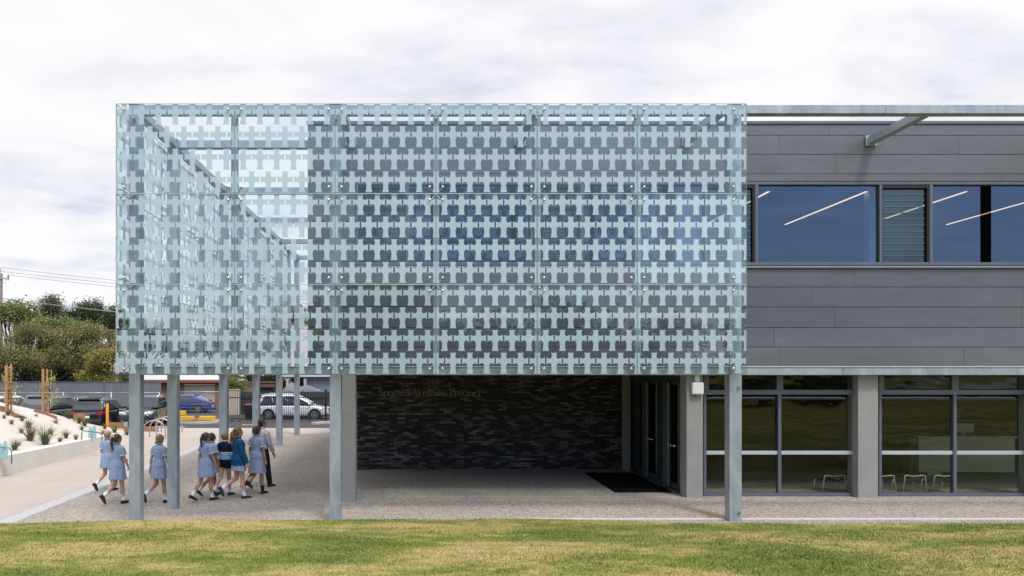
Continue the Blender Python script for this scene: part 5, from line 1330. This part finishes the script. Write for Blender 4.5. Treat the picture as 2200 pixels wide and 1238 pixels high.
# dark timber fence and pale panel behind
DTIM = simple('dark_stained_timber', (.045,.043,.045), (.03,.03,.032), 1.5, .8)
def paling(name, label, x0, x1, y, z0, z1, m, w_=.15):
    root = tag(empty(name, ((x0+x1)/2, y, z0)), label, 'fence'); mb = MB(); x = x0; r_ = random.Random(4)
    while x < x1: mb.box(x, x+w_-.008, y+r_.uniform(0,.012), y+.03, z0, z1+r_.uniform(-.015,.015)); x += w_
    mb.build('palings', m, root); mb = MB(); mb.box(x0, x1, y-.05, y-.002, z1-.5, z1-.42); mb.build('rail', m, root); return root
paling('paling_fence', 'dark stained timber paling fence behind the silver car', X_(516, 53), X_(760, 53), 53, .0, Z_(842, 53), DTIM)
mb = MB(); x0_, x1_ = X_(490, 52.6), X_(515, 52.6); mb.box(x0_, x1_, 52.6, 52.75, 0, Z_(838, 52.6)); mb.box(x0_-.03, x1_+.03, 52.56, 52.79, Z_(838, 52.6)+.001, Z_(838, 52.6)+.06)
tag(mb.build('rendered_pier', simple('cream_render', (.50,.42,.33), (.44,.37,.29), 2, .85), None), 'cream rendered wall pier left of the dark paling fence', 'wall pier')
# wheelie bin
bn = tag(empty('wheelie_bin', (X_(536, 47.3), 47.3, -.03)), 'dark wheelie bin with a dull red lid beside the silver car', 'bin')
mb = MB(); bx_, by_ = X_(536, 47.3), 47.3
mb.loft([[(bx_-a, by_-b, z), (bx_+a, by_-b, z), (bx_+a, by_+b, z), (bx_-a, by_+b, z)] for z, a, b in ((.02, .22, .24), (.94, .29, .34))]); mb.build('body', BLK, bn, bevel=.02)
mb = MB(); mb.loft([[(bx_-a, by_-b, z), (bx_+a, by_-b, z), (bx_+a, by_+b, z), (bx_-a, by_+b, z)] for z, a, b in ((.945, .31, .37), (1.00, .30, .36), (1.04, .18, .24))]); mb.build('lid', simple('dull_red', (.22,.06,.06)), bn, bevel=.01)
for s in (-1, 1):
    mb = MB(); mb.tube([(bx_+s*.20, by_+.26, .07), (bx_+s*.27, by_+.26, .07)], .1, 12); mb.build('wheel', TYRE, bn)
# ================================================================== houses
ROOFW = m_corr('pale_roof', (.56,.56,.58), (.48,.48,.50)); ROOFP = m_corr('pink_grey_roof', (.40,.36,.36), (.34,.31,.31))
RB = NT('red_brick'); _p = RB.pos(); _s = RB('SeparateXYZ'); RB.l(_p, _s.inputs[0]); _c = RB('CombineXYZ'); RB.l(_s.outputs[0], _c.inputs[0]); RB.l(_s.outputs[2], _c.inputs[1])
_b = RB('TexBrick'); _b.inputs['Scale'].default_value = 1; _b.inputs['Brick Width'].default_value = .24; _b.inputs['Row Height'].default_value = .085; _b.inputs['Mortar Size'].default_value = .010
_b.inputs['Color1'].default_value = (.30,.085,.05,1); _b.inputs['Color2'].default_value = (.20,.055,.035,1); _b.inputs['Mortar'].default_value = (.30,.25,.22,1); RB.l(_c.outputs[0], _b.inputs['Vector'])
RB = RB.done(RB.bsdf(_b.outputs['Color'], .85, 0, .2))
REDF = simple('red_fascia', (.30,.075,.04), (.26,.065,.035), 2, .6)
YH = 61.0
hs = tag(empty('brick_garage', (X_(388, YH), YH, 0)), 'red brick garage with a cream roller door and low pale metal roof', 'garage')
a0, a1 = X_(296, YH), X_(472, YH); d0, d1 = X_(394, YH), X_(462, YH); zt_ = Z_(822, YH); zd = Z_(826, YH)
mb = MB(); mb.box(a0, d0, YH, YH+.25, -.1, zt_); mb.box(d1, a1, YH, YH+.25, -.1, zt_); mb.box(a0, a0+.25, YH+.251, YH+8, -.1, zt_); mb.box(a1-.25, a1, YH+.251, YH+8, -.1, zt_); mb.box(d0+.001, d1-.001, YH+.002, YH+.248, zd, zt_); mb.build('wall', RB, hs)
mb = MB(); k = int((zd+.1)/.09)
for i in range(k): mb.box(d0, d1, YH+.10+(.012 if i % 2 else 0), YH+.16, -.1+i*.09, -.1+i*.09+.086)
mb.build('roller_door', simple('cream_door', (.50,.42,.33), (.46,.385,.30), 3, .6), hs)
mb = MB(); mb.box(a0-.4, a1+.4, YH-.42, YH-.38, zt_-.02, zt_+.20); mb.box(a0-.39, a1+.39, YH-.379, YH-.001, zt_+.0, zt_+.04); mb.build('fascia', REDF, hs)
zr = Z_(772, YH+5)
mb = MB(); mb.loft([[(a0-.4, YH-.40, zt_+.205), (a1+.4, YH-.40, zt_+.205), (a1+.4, YH-.40, zt_+.25), (a0-.4, YH-.40, zt_+.25)], [(a0+3.2, YH+4, zr), (a1-3.2, YH+4, zr), (a1-3.2, YH+4, zr+.04), (a0+3.2, YH+4, zr+.04)], [(a0-.4, YH+8.4, zt_+.205), (a1+.4, YH+8.4, zt_+.205), (a1+.4, YH+8.4, zt_+.25), (a0-.4, YH+8.4, zt_+.25)]]); mb.build('roof', ROOFW, hs)
YH2 = 60.0
WB = simple('white_weatherboard', (.62,.64,.70), (.56,.58,.64), 2, .6)
hw_ = tag(empty('weatherboard_house', (X_(670, YH2), YH2, 0)), 'white weatherboard house with a tall pinkish grey metal roof', 'house')
a0, a1 = X_(660, YH2), X_(800, YH2); ze = Z_(812, YH2); mb = MB(); i = 0
while -.1+i*.17 < ze-.1: mb.loft([[(x_, YH2, -.1+i*.17), (x_, YH2-.0, -.1+i*.17), (x_, YH2+.05, -.1+i*.17+.168), (x_, YH2+.16, -.1+i*.17+.168), (x_, YH2+.16, -.1+i*.17)][1:] for x_ in (a0, a1)]); i += 1
mb.build('wall', WB, hw_)
for px in (660, 676.5):
    x = X_(px, YH2); mb = MB(); mb.box(x-.09, x+.09, YH2-.06, YH2-.003, -.1, ze); mb.build('corner_board', simple('white_trim_board', (.68,.69,.74)), hw_)
b0 = X_(620, YH2)
for px in (621.5, 659):
    x = X_(px, YH2); mb = MB(); mb.box(x-.10, x+.10, YH2-.9, YH2-.7, -.1, ze); mb.build('porch_post', simple('cream_post', (.55,.47,.38)), hw_)
mb = MB(); mb.box(b0, a0-.01, YH2+1.2, YH2+1.4, -.1, ze); mb.build('porch_wall', simple('porch_brown', (.12,.07,.05), (.07,.05,.04), 1, .8), hw_)
mb = MB(); mb.box(b0-.4, a1, YH2-.95, YH2-.70, ze-.0, ze+.10); mb.build('fascia', simple('dark_gutter', (.06,.07,.10)), hw_)
mb = MB(); mb.box(b0-.4, a1, YH2-.98, YH2-.71, ze+.101, ze+.22); mb.build('gutter', simple('white_trim_board', (.68,.69,.74)), hw_)
zr2 = Z_(701, YH2+4.5); rb = X_(598, YH2+4.5); 
def m_ribroof():
    t = NT('ribbed_roof'); p = t.pos(); wv = t('TexWave', wave_type='BANDS', bands_direction='X', i_Scale=1.4); t.l(p, wv.inputs['Vector']); col = t.mix(t.ramp(wv.outputs['Fac'], [(.0, 0.), (.5, 0.), (.9, .5)]), (.40,.36,.365), (.30,.27,.275))
    return t.done(t.bsdf(col, .5, .1, .4, wv.outputs['Fac'], .3, .03))
mb = MB(); mb.loft([[(b0-.5, YH2-.95, ze+.23), (a1, YH2-.95, ze+.23), (a1, YH2-.95, ze+.28), (b0-.5, YH2-.95, ze+.28)], [(b0-.5, YH2+4.5, zr2), (a1, YH2+4.5, zr2), (a1, YH2+4.5, zr2+.05), (b0-.5, YH2+4.5, zr2+.05)], [(b0-.5, YH2+10, ze+.23), (a1, YH2+10, ze+.23), (a1, YH2+10, ze+.28), (b0-.5, YH2+10, ze+.28)]]); mb.build('roof', m_ribroof(), hw_)
mb = MB(); mb.box(b0-.3, a1, YH2+2, YH2+9, -.1, ze+.1); mb.loft([[(b0-.28, YH2-.7, ze+.22), (b0-.28, YH2+9.6, ze+.22), (b0-.28, YH2+4.5, zr2-.05)], [(b0-.1, YH2-.7, ze+.22), (b0-.1, YH2+9.6, ze+.22), (b0-.1, YH2+4.5, zr2-.05)]]); mb.build('gable', WB, hw_)
mb = MB(); mb.box(b0-.5, a1, YH2+4.4, YH2+4.6, zr2+.051, zr2+.14); mb.build('ridge_cap', simple('pale_ridge', (.55,.55,.56)), hw_)
YH3 = 66.0
hc = tag(empty('cream_house', (X_(255, YH3), YH3, 0)), 'cream house mostly hidden by the trees, its wall showing above the corrugated fence', 'house')
a0, a1 = X_(120, YH3), X_(276, YH3); mb = MB(); mb.box(a0, a1, YH3, YH3+8, -.1, Z_(800, YH3)); mb.build('wall', simple('cream_wall', (.50,.42,.28), (.44,.37,.25), 2, .8), hc)
mb = MB(); mb.loft([[(a0-.4, YH3-.5, Z_(800, YH3)+.01), (a1+.4, YH3-.5, Z_(800, YH3)+.01), (a1+.4, YH3+8.5, Z_(800, YH3)+.01), (a0-.4, YH3+8.5, Z_(800, YH3)+.01)], [(a0+3, YH3+4, 5.3), (a1-3, YH3+4, 5.3), (a1-3, YH3+4.2, 5.3), (a0+3, YH3+4.2, 5.3)]]); mb.build('roof', ROOFP, hc)
YH4 = 70.0
hd_ = tag(empty('white_roofed_house', (X_(497, YH4), YH4, 0)), 'house with a low white roof behind the bushes between the columns', 'house')
a0, a1 = X_(474, YH4), X_(600, YH4); mb = MB(); mb.box(a0, a1, YH4, YH4+7, -.1, 2.3); mb.build('wall', simple('cream_wall', (.50,.42,.28)), hd_)
mb = MB(); mb.loft([[(a0-.5, YH4-.6, 2.31), (a1+.5, YH4-.6, 2.31), (a1+.5, YH4+7.6, 2.31), (a0-.5, YH4+7.6, 2.31)], [(a0+2, YH4+3.5, 4.2), (a1-2, YH4+3.5, 4.2), (a1-2, YH4+3.6, 4.2), (a0+2, YH4+3.6, 4.2)]]); mb.build('roof', ROOFW, hd_)
pg = tag(empty('pergola', (X_(540, 57), 57, 0)), 'dark timber pergola with a brown roof edge behind the paling fence', 'pergola')
a0, a1 = X_(508, 57), X_(593, 57)
mb = MB(); mb.box(a0, a1, 56.9, 57.05, Z_(832, 57), Z_(826, 57)); mb.build('roof_edge', simple('brown_beam', (.16,.07,.045)), pg)
mb = MB(); mb.box(a0+.3, a1, 57.06, 59, Z_(823, 57), Z_(821, 57)); mb.build('roof', simple('brown_beam', (.16,.07,.045)), pg)
for x in (a0+.1, (a0+a1)/2, a1-.1):
    mb = MB(); mb.box(x-.07, x+.07, 56.92, 57.03, -.1, Z_(832, 57)-.001); mb.build('post', DTIM, pg)
mb = MB(); mb.box(X_(556, 57.4), a1, 57.4, 57.45, 0, Z_(828, 57.4)); mb.build('screen_panel', DTIM, pg)
# tarpaulin heap on the fence
mb = MB(); x0_ = X_(605, 54); mb.loft([[(x0_+2.9*k/8-.0, 54+dy, Z_(841, 54)-.4), (x0_+2.9*k/8, 54+dy, Z_(841, 54)+(.0, .42, .72, .50, .36, .46, .42, .22, .02)[k]*(1 if dy < .6 else .4))][::1] + [(x0_+2.9*k/8, 54.8, Z_(841, 54)+.02)] for k in range(9) for dy in (.1,)]); 
o = mb.build('tarpaulin', simple('grey_tarpaulin', (.40,.40,.40), (.30,.30,.31), 2, .6), None); tag(o, 'crumpled pale grey tarpaulin heap showing above the dark paling fence', 'tarpaulin')
# ================================================================== trees and shrubs
LV_OLIVE = leaf_mat('leaf_olive', [(.045,.042,.026),(.095,.098,.03),(.15,.15,.045),(.20,.15,.10)])
LV_GREEN = leaf_mat('leaf_green', [(.045,.058,.02),(.105,.125,.04),(.17,.185,.065)])
LV_DARK = leaf_mat('leaf_dark', [(.014,.024,.012),(.035,.05,.022),(.06,.075,.03)])
LV_YEL = leaf_mat('leaf_yellow', [(.06,.065,.012),(.14,.135,.03),(.24,.20,.05),(.30,.24,.08)], 1.5)
LV_GUM = leaf_mat('leaf_gum', [(.035,.04,.028),(.08,.085,.05),(.14,.12,.08)])
def blob(px, py, Y, rpx, rpy, bx, depth=1.0):
    """clump whose centre and size are read off the photo, relative to a base at bx"""
    s_ = Y/F; return (X_(px, Y)-bx[0], 0.0, Z_(py, Y)-bx[2], rpx*s_, max(rpx, rpy)*s_*depth, rpy*s_)
def photo_tree(name, label, pxb, Y, blobs, n, ls, lm, th, tr, seed, group='trees behind the car park', lean=(0,0), cat='tree', thin=.5, droop=0):
    base = (X_(pxb, Y), Y, .1); r = random.Random(seed*13)
    cl = []
    for (px, py, rx, ry) in blobs:
        c = list(blob(px, py, Y, rx, ry, base)); c[1] = r.uniform(-.5, .5)*c[4]
        # break each mass into several lumps so that gaps and an uneven edge remain
        for k in range(5):
            q = r.uniform(.42, .62); a = r.uniform(0, 2*pi); d = r.uniform(.25, .72); cl.append((c[0]+c[3]*d*cos(a), c[1]+c[4]*r.uniform(-.6,.6), c[2]+c[5]*d*sin(a), c[3]*q, c[4]*q, c[5]*q))
    return tree(name, label, base, th, tr, cl, n, ls, lm, seed, droop, group, thin, cat, lean)
photo_tree('melaleuca', 'broad olive brown tree overhanging the fence at the far left', 30, 56.5, [(25,745,48,40),(30,800,60,22),(-40,790,40,30),(75,745,34,36),(72,790,34,24),(-30,750,50,45),(60,720,40,28),(40,780,45,26),(85,770,40,26)], 36000, .17, LV_OLIVE, 1.9, .22, 1, lean=(1.2,0), thin=.3)
photo_tree('melaleuca', 'broad olive brown tree with bare leaning trunks behind the dark grey car', 125, 57.5, [(110,745,45,40),(170,800,50,18),(215,775,30,30),(85,765,30,36),(100,800,40,18),(150,735,50,42),(190,760,45,35),(140,785,48,24),(200,720,32,24),(235,740,28,30)], 42000, .17, LV_OLIVE, 1.8, .24, 2, lean=(-1.4,0), thin=.3)
for i, (px, lab) in enumerate(((-120, 'broad olive tree first beyond the left edge of the photo'), (-240, 'broad olive tree second beyond the left edge of the photo'), (-370, 'broad olive tree third beyond the left edge of the photo'))):
    photo_tree('melaleuca', lab, px, 57+i, [(px-35,750,48,40),(px+30,760,50,36),(px,725,44,28),(px+10,800,60,22)], 9000, .24, LV_OLIVE, 1.9, .22, 80+i, thin=.3)
photo_tree('yellow_shrub', 'yellow green leafy shrub tree spilling over the corrugated fence', 220, 54.2, [(222,790,30,32),(238,770,18,22),(205,808,24,22),(235,812,18,16),(228,835,14,12)], 8000, .15, LV_YEL, 1.7, .10, 3)
photo_tree('leafy_tree', 'bright green leafy tree beside the power pole', 30, 70, [(28,685,38,28),(55,672,24,22),(10,672,26,22),(70,700,30,18)], 9000, .22, LV_GREEN, 3.0, .2, 4)
photo_tree('gum_tree', 'tall open gum tree with sky showing through its crown', 108, 76, [(100,655,18,14),(122,662,16,14),(112,645,14,9),(95,675,12,10),(130,685,18,12)], 4200, .24, LV_GUM, 5.5, .22, 5, droop=.5, thin=.35)
photo_tree('leafy_tree', 'round dark green tree rising behind the olive trees', 180, 74, [(175,672,34,20),(195,685,28,20),(155,682,24,18),(205,668,14,12)], 9000, .22, LV_DARK, 4.5, .25, 6)
photo_tree('gum_tree', 'small thin gum tree top right of the round dark tree', 207, 78, [(207,652,7,10),(211,668,8,8),(203,663,5,7)], 1000, .22, LV_GUM, 6.0, .14, 7, droop=.4, thin=.35)
photo_tree('cypress', 'dark conifer half hidden behind the edge of the glass screen', 240, 72, [(238,675,16,18),(240,700,22,22),(250,690,16,22)], 6000, .2, LV_DARK, 4.0, .2, 8)
photo_tree('leafy_tree', 'bright green bushy tree filling the gap above the olive trees', 120, 66, [(120,700,40,14),(90,706,28,14),(160,702,30,14)], 6500, .2, LV_GREEN, 3.2, .2, 9)
photo_tree('leafy_tree', 'dark green tree seen through the glass above the pinkish grey roof', 625, 80, [(618,668,24,28),(640,680,20,22),(600,680,22,24),(655,705,16,14)], 8000, .22, LV_OLIVE, 4.5, .25, 10)
photo_tree('leafy_tree', 'mid green tree seen low through the left end of the glass screen', 300, 78, [(290,720,40,34),(340,735,36,26),(380,750,34,22)], 8000, .24, LV_DARK, 3.2, .2, 11)
photo_tree('leafy_tree', 'mid green tree seen low through the glass behind the middle columns', 470, 82, [(440,745,40,24),(500,735,42,30),(550,745,36,26)], 8000, .24, LV_GREEN, 3.0, .2, 12)
photo_tree('bush', 'light green bush over the pale pier between the columns', 506, 55.5, [(500,826,16,12),(515,832,14,9),(492,818,10,9)], 2600, .13, LV_GREEN, 1.2, .05, 13, cat='bush', group='bushes along the street')
photo_tree('bush', 'dark green climbing bush behind the pergola', 560, 62, [(540,812,26,12),(575,814,24,12),(600,812,18,13),(610,826,12,10)], 5200, .15, LV_DARK, 1.6, .07, 14, cat='bush', group='bushes along the street')
photo_tree('bush', 'small dark bush beside the cream house wall', 262, 56, [(262,815,9,9),(268,822,8,7)], 900, .13, LV_DARK, 1.2, .05, 15, cat='bush', group='bushes along the street')
# what the panes mirror: a marked line on the field and a pale pavilion added for its reflection
lv = [(x, -1.5+.35*sin(x*.35)+(.6 if x > 12 else 0)) for x in [-30+k for k in range(75)]]
v = []; f = []
for x, y in lv: v += [(x, y-.06, lawn_z(x, y-.06)+.02), (x, y+.06, lawn_z(x, y+.06)+.02)]
for i in range(len(lv)-1): f.append((2*i, 2*i+2, 2*i+3, 2*i+1))
me = bpy.data.meshes.new('line_marking'); me.from_pydata(v, [], f); me.materials.append(simple('line_paint', (.75,.75,.73), None, 5, .9)); tag(link('line_marking', me), kind='structure')
pv = tag(empty('pavilion', (20, -74, 0)), 'long pale pavilion added across the field, out of view, to be mirrored in the ground floor panes', 'pavilion')
for k in range(4):
    mb = MB(); x0 = 2+k*11; mb.box(x0, x0+6.5, -75, -70, .2, 3.6); mb.build('wall', WB, pv)
    mb = MB(); mb.box(x0+1, x0+2.4, -69.99, -69.95, 1.1, 2.5); mb.build('window', DARK, pv)
mb = MB(); mb.box(.5, 43.5, -76, -68.5, 3.61, 3.9); mb.build('roof', ROOFW, pv)
# trees across the field behind the camera, seen as reflections in the glass
for i, (x, y, h_, r_) in enumerate(((-34,-38,9,5.5),(-22,-42,7.5,4.6),(-10,-40,10.5,5.2),(1,-44,8,4.4),(11,-40,9.5,4.6),(22,-43,8,4.4),(34,-40,10,5.4),(46,-44,8.5,5))):
    r = random.Random(40+i); cl = [(r.uniform(-.95,.95)*r_, r.uniform(-.4,.4)*r_, h_*(.12+.7*k/12), r_*.6, r_*.5, h_*.20) for k in range(13)]
    tree('field_tree', 'dark leafy tree across the field, seen only as a reflection in the glass', (x, y, .2), h_*.4, .25, cl, 5200, .55, LV_DARK, 60+i, group='trees across the field')
# ================================================================== power pole and wires
pw_ = tag(empty('power_pole', (X_(2.5, 75), 75, 0)), 'weathered timber power pole with a cross arm and insulators at the far left', 'power pole')
x = X_(3, 75); POLE = simple('weathered_pole', (.20,.15,.13), (.13,.10,.09), 2, .9)
mb = MB(); mb.tube([(x-.05, 75, 0), (x, 75, Z_(588, 75))], [.17, .12], 12); mb.build('pole', POLE, pw_, True)
mb = MB(); mb.obox((x+.05, 74.86, Z_(598, 75)), (.78,0,-.12), (0,.06,0), (0,0,.07)); mb.build('cross_arm', simple('grey_timber', (.38,.38,.40), (.30,.30,.32)), pw_)
for px, py in ((19.5, 597), (1, 583), (-12, 592)):
    xx = X_(px, 75); mb = MB(); mb.tube([(xx, 74.86, Z_(py+6, 75)), (xx, 74.86, Z_(py-5, 75))], [.05, .11], 10); mb.build('insulator', simple('insulator_grey', (.30,.34,.38)), pw_)
mb = MB(); mb.tube([(x, 74.87, Z_(616, 75)), (X_(15, 75), 74.87, Z_(602, 75))], .018, 6); mb.build('brace', GALV, pw_)
WIRE = simple('wire', (.12,.12,.14), None, 3, .6); CABLE = simple('bundled_cable', (.33,.34,.33), (.28,.29,.28), 2, .6)
for lab, p0, p1, sag, r_, m in (('top thin power wire leaving the pole to the right', (1, 575), (262, 604), 1.5, .016, WIRE), ('middle thin power wire leaving the pole to the right', (1, 583), (262, 611), 1.5, .016, WIRE), ('lowest thin power wire leaving the pole to the right', (19, 591), (262, 618), 1.5, .016, WIRE),
                                ('thick grey bundled cable crossing in front of the trees', (4, 641), (262, 672), 2.0, .035, CABLE), ('thin service cable crossing low before the bright green tree', (10, 692), (262, 712), 4, .018, CABLE)):
    pts = []
    for k in range(17):
        u = k/16*3.2; Yk = 75-6*u; px = p0[0]+(p1[0]-p0[0])*u; py = p0[1]+(p1[1]-p0[1])*u+sag*4*(u-.0)*(u-1)*-.4
        pts.append((X_(px, Yk), Yk, Z_(py, Yk)))
    pts = pts[:int(16/3.2)+2] if False else pts
    mb = MB(); mb.tube(pts, r_, 6); tag(mb.build('power_line', m, None, True), lab, 'cable', 'overhead lines')
